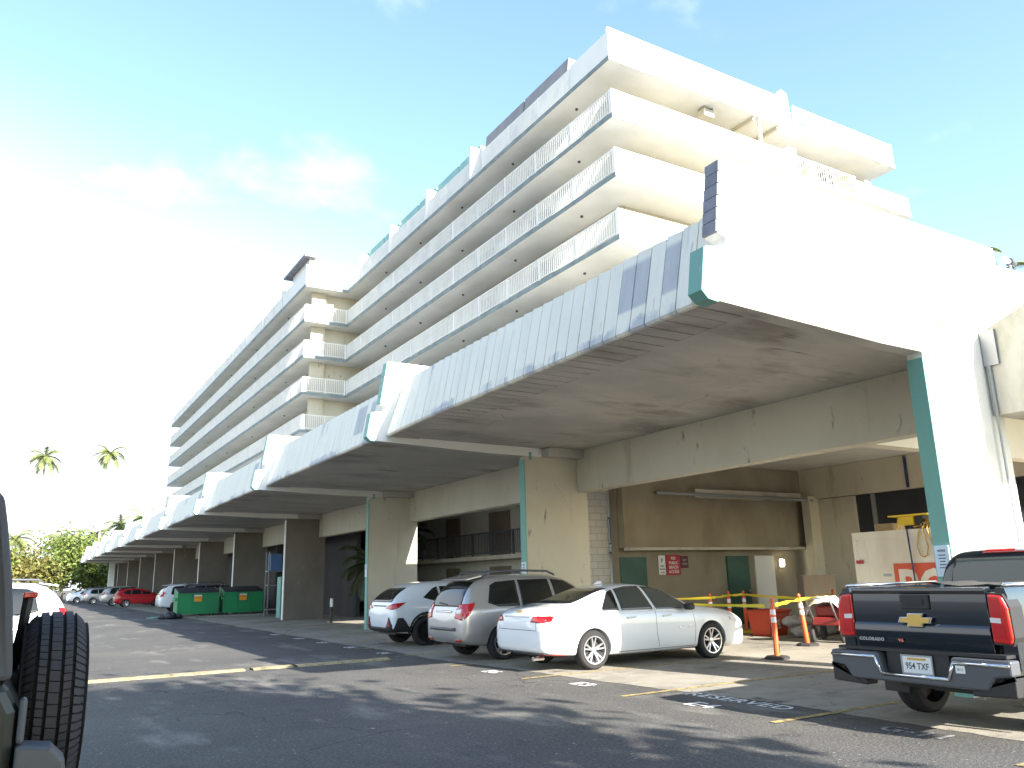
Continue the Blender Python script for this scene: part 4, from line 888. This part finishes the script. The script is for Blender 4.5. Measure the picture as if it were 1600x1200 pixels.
# delivery box van at the far end
bvn = empty('white_box_van', (12.0, 112, 0), PI / 2, 'white box van at the far end under the last canopies', 'van')
MB().box(0, 3.6, -1.0, 1.0, .55, 2.7).build('cargo_box', 'paint_white', bvn, bevel=.04)
MB().prism([(3.62, .5), (3.62, 2.1), (4.3, 2.1), (4.9, 1.3), (5.4, 1.15), (5.4, .5)], 'y', -.95, .95).build('cab', 'paint_white', bvn, bevel=.05)
MB().box(.2, 5.1, -.6, .6, .35, .54).build('chassis', 'black_plastic', bvn)
for x in (.9, 4.5):
    for y in (-.82, .82): wheel(bvn, x, y, .36, .24, 'rim_alloy', 5, False)
# ------------------------------------------------------------------ things standing about
def dumpster(x, y, label):
    E_ = empty('dumpster', (x, y, 0), 0, label, 'dumpster', 'green bins by the pillar')
    # long side towards the camera; sloped top, black lids
    sec = [(0, .18), (0, 1.22), (.25, 1.30), (1.25, 1.46), (1.30, 1.40), (1.30, .30), (1.15, .18)]
    b = MB().prism(sec, 'x', -1.0, 1.0).build('bin_body', 'dumpster_green', E_, bevel=.015)
    r_ = MB().box(-1.03, 1.03, -.05, 0, 1.14, 1.22).box(-1.02, 1.02, -.035, 0, .74, .79).box(-1.02, 1.02, -.035, 0, .34, .39).box(-1.02, 1.02, -.04, 0, .18, .24)
    for xx in (-1.02, -.36, .34, .98): r_.box(xx, xx + .04, -.03, 0, .241, 1.139)
    r_.build('side_ribs', 'dumpster_green', b)
    for xx in (-1.0, .01):
        MB().prism([(-.07, 1.225), (-.06, 1.26), (.25, 1.345), (1.27, 1.51), (1.28, 1.47), (.25, 1.305)], 'x', xx, xx + .985).build('lid', 'lid_black', E_, bevel=.01)
    for sg in (-1, 1): MB().box(sg * 1.0, sg * 1.10, .25, 1.0, .85, 1.0).build('fork_pocket', 'dumpster_green', E_, bevel=.008)
    lb = MB().box(-.22, .16, -.046, -.036, .80, 1.06).build('label_sign', 'label_orange', E_)
    MB().box(-.22, .16, -.047, -.037, 1.065, 1.13).build('label_strip', 'sign_white', E_)
    text_mesh('label_lettering', 'CAUTION', .07, 'ink', lb, (-.03, -.0475, .97), (1, 0, 0), (0, 0, 1), .0005, 'CENTER', .9)
    for xx in (-.8, .8):
        for yy in (.2, 1.1): MB().lathe([(.07, -.03), (.08, -.02), (.08, .02), (.07, .03)], 'x', (xx, yy, .09), 14).box(xx - .05, xx + .05, yy - .06, yy + .06, .14, .19).build('caster', 'rubber_base', E_)
    return E_
dumpster(8.18, 45.4, 'green steel bin with black lids and orange label, left one of the pair')
dumpster(10.42, 45.2, 'green steel bin with black lids, right one of the pair beside the pillar')
pl = MB().box(6.9, 11.4, 44.9, 46.9, .004, .08)
tag(pl.build('bin_pad', 'stall_concrete'), 'low concrete pad under the two green bins', 'pad')
# orange delineator posts and the tape strung along them
def delineator(x, y, label, lean=(0, 0), base='rubber_base'):
    E_ = empty('delineator_post', (x, y, 0), random.uniform(0, 1), label, 'traffic post', 'orange posts with white bands')
    lx, ly = lean
    def at(z): return (lx * z, ly * z)
    def ring_(z0, z1, r0, r1, n=14):
        return [[(at(z)[0] + r * math.cos(2 * PI * j / n), at(z)[1] + r * math.sin(2 * PI * j / n), z) for j in range(n)] for z, r in ((z0, r0), (z1, r1))]
    p = MB().ring(ring_(.05, .95, .052, .045) + ring_(1.0, 1.03, .020, .018)[:1] + ring_(1.04, 1.06, .03, .036) + ring_(1.09, 1.11, .03, .012))
    po = p.build('post', 'orange_plastic', E_, smooth=40)
    for z in (.66, .80): MB().ring(ring_(z, z + .10, .0505, .0495), True, False).build('reflective_band', 'reflective_white', po, smooth=True)
    MB().ring([[(r * math.cos(2 * PI * j / 8 + PI / 8), r * math.sin(2 * PI * j / 8 + PI / 8), z) for j in range(8)] for r, z in ((.24, .005), (.24, .035), (.20, .06), (.08, .065))]).build('base', base, E_)
    MB().box(-.02, .02, -.058, -.050, .12, .28).build('hand_slot', 'rubber_base', po)
    return E_
DP = [(12.35, 11.02, 'nearest orange post with white bands, sunlit in front of the orange tub', (0, 0), 'rubber_base'),
      (14.95, 12.45, 'leaning orange post with white bands beside the red machine', (-.10, .06), 'rubber_base'),
      (14.74, 15.10, 'orange post with white bands showing just above the bonnet of the white saloon', (0, 0), 'rubber_base'),
      (16.6, 16.3, 'orange post with white bands before the dark green door, half behind the saloon nose', (0, 0), 'rubber_base'),
      (17.1, 16.2, 'orange post with white bands on a yellow base left of the orange tub', (-.04, 0), 'yellow_paint'),
      (18.2, 14.2, 'orange post with white bands mostly hidden behind the pickup tail light', (0, 0), 'rubber_base')]
for d_ in DP: delineator(*d_)
def tape(pts, z, label):
    """twisted ribbon between posts with a little sag"""
    mb_ = MB(); seg = []
    for (a, b2) in zip(pts[:-1], pts[1:]):
        for i in range(24):
            t = i / 24; sag = .004 * 4 * t * (1 - t); tw = .9 * math.sin(t * 7 + a[0])
            x, y = a[0] + (b2[0] - a[0]) * t, a[1] + (b2[1] - a[1]) * t
            seg.append([(x + .02 * math.sin(tw), y - .036 * math.sin(tw), z - sag - .036 * math.cos(tw) * .9), (x - .02 * math.sin(tw), y + .036 * math.sin(tw), z - sag + .036 * math.cos(tw) * .9)])
    mb_.ring(seg, False, False); o = mb_.build('caution_tape', 'tape_yellow'); sd = o.modifiers.new('s', 'SOLIDIFY'); sd.thickness = .002
    for i, s_ in enumerate(seg):
        pass
    return tag(o, label, 'caution tape', 'yellow tape round the work area')
tape([(12.1, 16.5), (12.35, 10.97), (9.6, 6.3)][0:2] , .96, 'yellow caution tape running from the pillar to the nearest orange post')
tape([(12.35, 10.97), (14.87, 12.50), (18.2, 14.15)], .98, 'yellow caution tape from the nearest orange post past the leaning post')
tape([(12.2, 16.4), (14.74, 15.05), (16.6, 16.25), (17.05, 16.15), (14.87, 12.47)], 1.0, 'yellow caution tape strung along the posts by the wall')
# orange tub, sacks and a red machine with a white cover
tb = empty('orange_tub', (16.75, 15.1, 0), .2, 'orange plastic tub with a white mark standing by the posts', 'tub')
MB().ring([[(sx * a, sy * b2, z) for sx, sy in ((-1, -1), (1, -1), (1, 1), (-1, 1))] for a, b2, z in ((.40, .26, .01), (.50, .33, .58), (.54, .37, .58), (.54, .37, .64), (.49, .32, .64), (.40, .25, .05))]).build('tub_shell', 'bucket_orange', tb, bevel=.02)
text_mesh('tub_mark', '&', .34, 'sign_white', tb, (-.20, -.312, .18), (1, 0, 0), (0, -.11, 1), .002)
def heap(name, mat, label, cat, c, items, group=None):
    e_ = empty(name, c, 0, label, cat, group); rnd = random.Random(hash(name) % 99)
    for (x, y, z, a, b2, h_) in items:
        mb_ = MB(); rings = []; ph = rnd.uniform(0, 6)
        for i in range(9):
            t = -PI / 2 + PI * i / 8; rings.append([(x + a * max(.05, math.cos(t)) ** .6 * math.cos(u) * (1 + .10 * math.sin(3 * u + ph + i)), y + b2 * max(.05, math.cos(t)) ** .6 * math.sin(u) * (1 + .10 * math.sin(2 * u + ph * 2 + i)), max(.006, z + h_ * math.sin(t) * (1 + .12 * math.sin(4 * u + ph)))) for u in [2 * PI * j / 18 for j in range(18)]])
        o = mb_.ring(rings).build(name + '_bag' if len(items) > 1 else 'cover', mat, e_, smooth=True, sub=1)
        tx_ = bpy.data.textures.get('lump') or bpy.data.textures.new('lump', 'CLOUDS'); tx_.noise_scale = .16
        dm = o.modifiers.new('d', 'DISPLACE'); dm.texture = tx_; dm.strength = .09; dm.texture_coords = 'GLOBAL'
    return e_
heap('sack_pile', 'sack_cloth', 'heap of pale grey cement sacks between the orange tub and the leaning post', 'sack pile', (17.1, 14.3, 0), [(0, 0, .14, .42, .26, .14), (.5, -.2, .14, .42, .28, .14), (-.35, -.35, .14, .38, .25, .14), (.1, -.1, .38, .42, .26, .13), (.45, -.3, .40, .34, .25, .13), (.15, -.15, .60, .36, .24, .12), (-.3, .1, .36, .3, .22, .12)])
mc = empty('concrete_saw', (16.2, 12.75, 0), .4, 'red wheeled work machine under a crumpled white sheet behind the pickup tail', 'machine')
MB().box(-.5, .6, -.3, .3, .38, .56).build('machine_frame', 'machine_red', mc, bevel=.02)
MB().box(-.4, .25, -.22, .22, .565, .80).build('engine', 'machine_red', mc, bevel=.04)
MB().lathe([(.02, -.16), (.14, -.14), (.14, .14), (.02, .16)], 'y', (.35, 0, .68), 16).build('flywheel_cover', 'black_plastic', mc, smooth=35)
for x in (-.35, .42):
    for y in (-.32, .32): MB().lathe([(.04, -.035), (.16, -.04), (.185, -.02), (.185, .02), (.16, .04), (.04, .035)], 'y', (x, y, .186), 18).build('machine_wheel', 'rubber_base', mc, smooth=35)
MB().tube([(-.5, -.26, .5), (-.95, -.26, .95), (-1.0, 0, 1.0), (-.95, .26, .95), (-.5, .26, .5)], .02).build('machine_handle', 'metal_grey', mc, smooth=True)
cv = MB(); rnd = random.Random(3)
gx = [[(-.55 + i * .1, -.42 + j * .105, .86 + .06 * rnd.random() - (.32 if j in (0, 8) else .10 if j in (1, 7) else 0) + .12 * math.sin(i * .6)) for j in range(9)] for i in range(13)]
o = cv.ring(gx, False, False).build('cover_sheet', 'sack_cloth', mc, smooth=True); o.data.materials[0] = MATS['sign_white']
sd = o.modifiers.new('s', 'SOLIDIFY'); sd.thickness = .01
# storage container with red sign, and what lies on it
POD = empty('storage_container', (17.05, 10.15, 0), 0, 'white storage container with red lettered panel behind the pickup', 'container')
cx0, cx1, cy0, cy1, ch_ = 0, 3.2, -2.4, 2.4, 2.42
MB().box(0, 2.4, cy0, cy1, .12, ch_).build('container_body', 'white_container', POD, bevel=.015)
fr = MB().box(-.03, -.001, cy0, cy1, ch_ - .16, ch_ + .02).box(-.03, -.001, cy0, cy1, .1, .22)
for y in (cy0, cy1 - .10): fr.box(-.03, -.001, y, y + .10, .221, ch_ - .161)
for y in (cy0 + .3, cy1 - .36): fr.box(-.012, -.001, y, y + .02, .221, ch_ - .161)
fr.build('container_frame', 'white_container', POD)
sg_ = MB().box(-.014, -.001, -2.2, 1.42, .45, 1.70).build('sign_panel', 'pod_red', POD)
text_mesh('sign_lettering', 'PODS', 1.12, 'white_container', sg_, (-.020, 1.34, .78), (0, -1, 0), (0, 0, 1), .004, 'LEFT', .82, 1.05, .03)
MB().box(-.034, -.0305, cy1 - .24, cy1 - .04, 1.72, 1.80).build('red_marker', 'sign_red', POD)
MB().box(-.014, -.001, 1.50, 1.70, 1.42, 1.48).build('data_plate', 'metal_grey', POD)
yl = empty('yellow_work_stool', (17.25, 11.25, 2.44), 0, 'folded yellow step stool lying on the white container', 'step stool')
MB().box(-.15, .30, -.62, .35, .30, .335).build('tread', 'yellow_paint', yl)
MB().box(-.05, .02, -.20, .16, .10, .296).build('side_panel', 'yellow_paint', yl)
MB().box(-.03, .30, -.42, -.24, .08, .296).build('black_bracket', 'black_plastic', yl)
for y in (-.55, .25): MB().tube([(.1, y, .30), (.1, y + .08, 0)], .016).build('leg', 'yellow_paint', yl)
tag(MB().box(17.3, 17.8, 11.66, 12.1, 2.445, 2.62).build('cardboard_carton', 'cardboard', None, bevel=.006), 'flat cardboard carton on top of the white container', 'carton')
cb = MB(); rnd = random.Random(5)
for i in range(7):
    p0 = (17.15, 10.95 + rnd.uniform(-.5, .1), 2.47 + .02 * i); cb.tube([p0, (17.4, 10.8 + rnd.uniform(-.5, .3), 2.52 + .02 * i), (17.1, 10.35 + rnd.uniform(-.4, .2), 2.50 + .025 * i), (17.3, 9.9, 2.46)], .022, 6)
cb.tube([(17.1, y_ + .86, z_) for y_, z_ in ((9.95, 2.49),)] + [(16.985, y_ + .86, z_) for y_, z_ in ((9.95, 2.42), (10.03, 2.05), (9.98, 1.86), (9.9, 1.82), (9.82, 1.86), (9.78, 2.05), (9.86, 2.42))] + [(17.1, 10.68, 2.5)], .016, 6)
cb.tube([(17.1, 10.66, 2.5), (16.985, 10.62, 2.42), (16.985, 10.5, 2.0), (16.985, 10.36, 1.78), (16.985, 10.2, 1.72), (16.985, 10.05, 1.85), (17.0, 9.95, 2.42)], .016, 6)
tag(cb.build('yellow_cable_coil', 'cable_yellow', None, smooth=True), 'tangled yellow brown cable coil hanging over the front of the white container', 'cable')
tag(MB().tube([(17.2, 11.08, 2.47), (16.97, 11.08, 2.45), (16.965, 11.05, 1.5), (16.96, 11.0, .03)], .02, 6).build('blue_cable', 'cable_blue', None, smooth=True), 'dark blue cable hanging straight down the white container', 'cable')
tag(MB().box(19.3, 20.7, 16.0, 16.2, .004, 1.42).box(19.28, 20.72, 15.98, 16.22, 1.42, 1.46).build('plywood_hoarding', 'tan_panel', None), 'low brown plywood hoarding beside the inner pillar', 'hoarding')
# signs on the walls and notices on the posts
def sign(name, x, y, z, wd, ht, mat, label, lines=(), ink='sign_white', axis='y', border=None):
    if axis == 'y':
        o = MB().box(x, x + wd, y - .02, y, z, z + ht).build(name, mat, None, bevel=.003)
        for (t, sz, zz) in lines: text_mesh('sign_lettering', t, sz, ink, o, (x + wd / 2, y - .0225, z + zz), (1, 0, 0), (0, 0, 1), .001, 'CENTER', .9, 1.05, .002)
    else:
        o = MB().box(x - .02, x, y, y + wd, z, z + ht).build(name, mat, None, bevel=.003)
        for (t, sz, zz) in lines: text_mesh('sign_lettering', t, sz, ink, o, (x - .0225, y + wd / 2, z + zz), (0, -1, 0), (0, 0, 1), .001, 'CENTER', .8, 1.05, .001)
    return tag(o, label, 'sign')
sign('red_wall_sign', 16.74, 18.88, 1.56, .56, .60, 'sign_red', 'red wall sign with four lines of white lettering', (('NO', .125, .455), ('PUBLIC', .125, .32), ('BEACH', .125, .19), ('ACCESS', .125, .06)))
sign('white_parking_sign', 16.43, 18.88, 1.58, .27, .56, 'sign_white', 'narrow white sign with dark lettering left of the red sign', (('P', .18, .35), ('NO', .09, .22), ('PARKING', .055, .14), ('24 HR', .06, .04)), 'ink')
sign('maroon_sign', 17.305, 18.86, 1.76, .30, .36, 'sign_maroon', 'small dark maroon sign right of the red sign', (('KEEP', .075, .21), ('CLEAR', .075, .10)), 'metal_grey')
sign('pillar_notice', 10.374, 6.215, 1.48, .20, .40, 'notice_blue', 'pale blue notice sheet on the green edge of the nearest pillar', (('NOTICE', .036, .32), ('NO TRESPASSING', .016, .27), ('PRIVATE PROPERTY', .014, .23), ('AUTHORIZED', .014, .19), ('PERSONS ONLY', .014, .15), ('TOW AWAY ZONE', .014, .11)), 'cable_blue', 'x')
sign('pillar_notice', 10.374, 16.63, 1.60, .20, .36, 'notice_blue', 'pale notice sheet on the green edge of the pillar behind the silver estate car', (('NOTICE', .036, .28), ('NO TRESPASSING', .016, .23), ('PRIVATE PROPERTY', .014, .19)), 'cable_blue', 'x')
sign('pillar_notice', 10.374, 27.05, 1.75, .20, .42, 'notice_blue', 'pale notice sheet on the green edge of the pillar left of the white crossover', (('NOTICE', .036, .34), ('NO TRESPASSING', .016, .28)), 'cable_blue', 'x')
sign('red_court_sign', 19.995, 25.9, 3.2, .8, 1.2, 'sign_red', 'red sign on the court wall behind the railing', (('NO', .2, .8), ('ENTRY', .2, .5)), 'sign_white', 'x')
# lit wall lamps
for (x, y, z, lb) in ((13.65, 19.28, 1.98, 'small lit bulkhead lamp on the grey block wall'), (21.75, 18.86, 1.86, 'small lit bulkhead lamp on the dim wall by the inner pillar')):
    e_ = empty('wall_lamp', (x, y, z), 0, lb, 'lamp', 'lit wall lamps')
    MB().box(-.10, .10, -.02, .015, -.15, .15).build('lamp_base', 'metal_grey', e_)
    MB().lathe([(.02, -.12), (.075, -.10), (.075, .10), (.02, .12)], 'z', (0, -.05, 0), 14).build('lamp_globe', 'lamp_lit', e_, smooth=40)
# floodlights at the stair flank
fl = empty('security_floodlight', (11.75, 5.54, 3.40), 0, 'white twin head security floodlight under the stained stair flank', 'floodlight')
MB().box(-.06, .06, -.05, .0, -.05, .15).build('mount', 'sign_white', fl, bevel=.01)
for sg in (-1, 1): MB().lathe([(.03, .10), (.05, 0), (.075, -.10), (.07, -.12), (.0, -.11)], 'y', (sg * .13, -.12, .02), 16).build('lamp_head', 'sign_white', fl, smooth=40)
rl = empty('roof_floodlight', (13.45, 6.32, 6.22), 0, 'twin head security light standing on top of the white end wall', 'floodlight')
MB().tube([(0, 0, 0), (0, 0, .18)], .02).build('mount', 'metal_grey', rl)
for sg in (-1, 1): MB().lathe([(.03, .10), (.05, 0), (.07, -.08), (.065, -.10), (.0, -.09)], 'x', (sg * .09, 0, .22), 16).build('lamp_head', 'grey_plastic' if sg > 0 else 'sign_white', rl, smooth=40)
# air conditioner hung at the end lanai
ac = empty('air_conditioner', (24.3, 22.75, 21.28), 0, 'cream air conditioner box hung under the roof slab of the end lanai', 'air conditioner')
MB().box(-.3, .3, -.22, .22, .0, .36).build('casing', 'cream_paint', ac, bevel=.03)
MB().box(-.24, .24, -.235, -.221, .06, .30).build('grille', 'metal_grey', ac)
for x in (-.3, .3): MB().box(x - .02 - (.05 if x > 0 else -.05), x + .02 - (.05 if x > 0 else -.05), -.2, .2, .36, .468).build('hanger', 'metal_grey', ac)
# odds and ends by the bins
tag(MB().box(6.0, 7.0, 46.6, 47.4, .006, .03).box(6.2, 6.8, 46.5, 47.6, .03, .045).build('teal_mat', 'teal_paint', None), 'flat teal mat on the asphalt left of the bins', 'mat')
heap('rubbish_bags', 'lid_black', 'black rubbish bags on the asphalt at the left corner of the bins', 'rubbish bags', (6.75, 44.6, 0), [(0, 0, .16, .3, .25, .18), (.35, .2, .12, .25, .22, .14), (-.3, .25, .1, .25, .2, .12)])
cab = empty('teal_cabinet', (10.55, 38.6, 0), 0, 'tall teal metal cabinet just behind the pillar beside the bins', 'cabinet')
MB().box(0, .8, 0, .6, .05, 1.9).build('cabinet_body', 'teal_paint', cab, bevel=.01)
for x in (.02, .41): MB().box(x, x + .37, -.02, -.001, .1, 1.85).build('cabinet_door', 'teal_paint', cab)
rk = empty('storage_rack', (11.0, 42.6, 0), 0, 'metal rack with blue crates in the dim bay beside the bins', 'rack')
for x in (0, 1.2):
    for y in (0, .6): MB().box(x, x + .05, y, y + .05, 0, 3.2).build('rack_post', 'metal_grey', rk)
for z in (.3, 1.5, 2.2): MB().box(0, 1.25, 0, .65, z, z + .05).build('shelf', 'metal_grey', rk)
tag(MB().box(11.1, 11.7, 42.65, 43.2, 2.256, 3.1).build('blue_crate', 'blue_crate', None, bevel=.02), 'tall blue crate on the rack in the dim bay', 'crate')
tag(MB().box(11.75, 12.15, 42.65, 43.15, 1.556, 1.95).build('blue_crate', 'blue_crate', None, bevel=.02), 'small blue crate on the middle shelf of the rack', 'crate')
bo_ = empty('white_bollard', (11.2, 33.2, 0), 0, 'short white topped bollard in the dim bay left of the green edged pillar', 'bollard')
MB().lathe([(.06, 0), (.06, .9), (.05, .92), (0, .92)], 'z', (0, 0, 0), 14, 0, False).build('shaft', 'black_plastic', bo_, smooth=40)
MB().lathe([(.063, .62), (.063, .93), (.05, .95), (.0, .95)], 'z', (0, 0, 0), 14, 0, False).build('white_cap', 'sign_white', bo_, smooth=40)
# ------------------------------------------------------------------ plants
def frond(mb_, base, d, ln, droop, wd, n=20, leaf=.5):
    d = Vector(d).normalized(); p = Vector(base); st = ln / n; side = d.cross(Vector((0, 0, 1))).normalized(); pts = [p.copy()]
    for i in range(n):
        d = (d + Vector((0, 0, -droop / n * (1 + i / n)))).normalized(); p = p + d * st; pts.append(p.copy())
    mb_.tube(pts, [wd * (1 - .85 * i / n) for i in range(n + 1)], 4)
    for i in range(2, n + 1):
        t = i / n; ll = leaf * (1 - (2 * t - 1) ** 2 * .75); dd = (pts[i] - pts[i - 1]).normalized()
        for sg in (-1, 1):
            for h_ in (0, .5):
                q = pts[i - 1].lerp(pts[i], h_); e = q + (side * sg * .8 + dd * .75 + Vector((0, 0, -.35 - .25 * random.random()))).normalized() * ll
                u = dd * (st * .20 + .012); mb_.add([q - u, q + u, e + u * .2 + Vector((0, 0, -.03)), e - u * .2], [(0, 1, 2, 3)])
def make_palm(name, loc, h_, label, lean=(0, 0), ln=3.2, nf=18, leaf=.75, mat='palm_green', group=None, r0=.2, cat='palm tree', bark='palm_bark'):
    e_ = empty(name, loc, random.uniform(0, 6), label, cat, group)
    pts = [(lean[0] * (t ** 1.6) * h_, lean[1] * (t ** 1.6) * h_, h_ * t) for t in [i / 14 for i in range(15)]]
    tk = MB().tube(pts, [r0 * (1.25 - .65 * i / 14 + (.25 if i == 0 else 0)) for i in range(15)], 10); tk.build('trunk', bark, e_, smooth=True)
    cr_ = MB(); top = pts[-1]
    for i in range(nf):
        a = i * 2.399 + random.uniform(-.2, .2); el = 1.15 - 1.7 * (i / nf) + random.uniform(-.12, .12)
        frond(cr_, top, (math.cos(a) * math.cos(el), math.sin(a) * math.cos(el), math.sin(el)), ln * random.uniform(.85, 1.1), 1.1 + .5 * random.random(), .05, 18, leaf)
    cr_.build('crown', mat, e_); return e_
PG = 'palms beyond the far end of the lot'
for (x, y, h_, lab, lean, ln) in ((1.7, 130, 19.6, 'tallest left palm, its crown high in the bright sky', (.03, 0), 2.9), (9.3, 130, 20.6, 'tallest right palm, crown high in the bright sky near the tower end', (-.02, .02), 3.0),
        (-.8, 128, 8.2, 'short palm at the far left just right of the soft top', (0, 0), 3.2), (4.2, 132, 8.4, 'short palm rising in the middle above the broad trees', (.05, 0), 2.8),
        (9.4, 131, 9.0, 'short palm left of the last canopies', (-.04, 0), 2.4), (12.4, 134, 10.6, 'palm peeping over the last canopies, right of the others', (0, 0), 2.8), (15.2, 134, 11.6, 'palm standing close behind the far end of the canopies', (.03, 0), 2.6)):
    make_palm('palm_tree', (x, y, 0), h_, lab, lean, ln, 17, .8, 'palm_green', PG)
def crown_leaves(c, rad, n, size, clumps, rnd, squash=.75):
    mb_ = MB(); cs = []
    for i in range(clumps):
        while True:
            v = Vector((rnd.uniform(-1, 1), rnd.uniform(-1, 1), rnd.uniform(-.8, 1)))
            if .35 < v.length < 1: break
        cs.append((Vector(c) + Vector((v.x * rad[0], v.y * rad[1], v.z * rad[2])), rnd.uniform(.16, .34)))
    for i in range(n):
        q, s_ = cs[rnd.randrange(clumps)]; mr_ = sum(rad) / 3 * s_
        p = q + Vector((rnd.gauss(0, 1) * mr_, rnd.gauss(0, 1) * mr_, rnd.gauss(0, 1) * mr_ * squash))
        a = Vector((rnd.gauss(0, 1), rnd.gauss(0, 1), rnd.gauss(0, .6))).normalized(); b2 = a.cross(Vector((rnd.gauss(0, 1), rnd.gauss(0, 1), rnd.gauss(0, 1)))).normalized()
        s1 = size * rnd.uniform(.6, 1.3); a *= s1; b2 *= s1 * .5
        mb_.add([p - a, p + b2, p + a, p - b2], [(0, 1, 2, 3)])
    return mb_, cs
def make_tree(name, loc, h_, rad, n, size, clumps, label, mat='leaf_green', group=None, seed=1, low=.28, cat='tree'):
    rnd = random.Random(seed); e_ = empty(name, loc, 0, label, cat, group); c = (0, 0, h_ - rad[2] * .9)
    mb_, cs = crown_leaves(c, rad, n, size, clumps, rnd)
    tk = MB(); fork = Vector((0, 0, h_ * low)); tk.tube([(0, 0, 0), (.04, .02, h_ * low * .5), tuple(fork)], [h_ * .035, h_ * .026, h_ * .022], 9)
    for (q, s_) in cs[::max(1, len(cs) // 9)]:
        mid = fork.lerp(q, .5) + Vector((0, 0, .06 * h_)); tk.tube([fork, mid, q], [h_ * .016, h_ * .010, h_ * .004], 6)
    tk.build('trunk', 'bark', e_, smooth=True); mb_.build('crown', mat, e_); return e_
TG = 'broad trees closing the far end of the lot'
for i, (x, y, h_, rx, lab, mat) in enumerate(((-5, 121, 7.4, 4.2, 'broad green tree at the far left behind the soft top', 'leaf_green'), (.6, 124, 6.6, 3.6, 'rusty green bushy tree right of the soft top', 'leaf_dry'), (5.2, 126, 8.4, 3.8, 'dense broad green tree under the middle palm', 'leaf_green'), (9.3, 128, 7.2, 3.6, 'broad green tree beside the pale lamp pole', 'leaf_green'), (13.6, 130, 6.8, 3.6, 'green tree showing under the last canopy', 'leaf_green'), (18.5, 134, 7.5, 4, 'green tree mostly behind the far pillar wall', 'leaf_green'), (-12, 124, 8.6, 4.6, 'green tree beyond the left edge of the lot', 'leaf_green'))):
    make_tree('broad_tree', (x, y, 0), h_, (rx, rx, h_ * .46), 5200, .26, 46, lab, mat, TG, 11 + i, .16)
lp = empty('light_pole', (10.2, 116, 0), 0, 'pale square concrete pole at the far end of the lane', 'pole')
MB().box(-.35, .35, -.35, .35, 0, 5.2).build('shaft', 'white_stucco', lp, bevel=.04); MB().box(-.5, .5, -.5, .5, 0, .3).build('footing', 'raw_concrete', lp)
# court and bay palms
make_palm('court_palm', (17.0, 37.5, 0), 3.9, 'dark slender palm in the court behind the white crossover', (.03, .02), 1.2, 13, .30, 'palm_shaded', None, .05, 'palm tree', 'bark')
make_palm('bay_palm', (12.9, 33.0, 0), 2.3, 'dark drooping palm in the dim bay left of the green edged pillar', (0, 0), 2.0, 15, .5, 'palm_shaded', None, .09, 'palm tree', 'bark')
make_palm('roof_palm', (19.35, 10.0, 6.15), 2.75, 'small palm tip just peeping over the top of the near end wall', (0, 0), .9, 11, .25, 'palm_green', None, .06)
make_palm('roof_palm', (20.9, 10.0, 6.15), 2.7, 'small palm on the deck at the right edge above the end wall', (0, 0), .8, 10, .25, 'palm_green', None, .06)
# tall shade trees behind the camera, whose shadows lie on the near asphalt
for i, (x, y, h_, rx) in enumerate(((3.2, -10.0, 9.6, 3.4), (4.4, -6.0, 10.2, 3.5), (0.4, -3.4, 10.6, 3.3), (-7.5, -4.0, 10.4, 4.2), (1.5, -10.5, 9.4, 4.2), (-4.0, -12, 9, 4.5))):
    make_tree('shade_tree', (x, y, 0), h_, (rx, rx, 2.6), 2600, .30, 34, 'tall leafy shade tree out of frame on the street side of the lot', 'leaf_green', 'shade trees on the street side of the lot', 40 + i, .5)
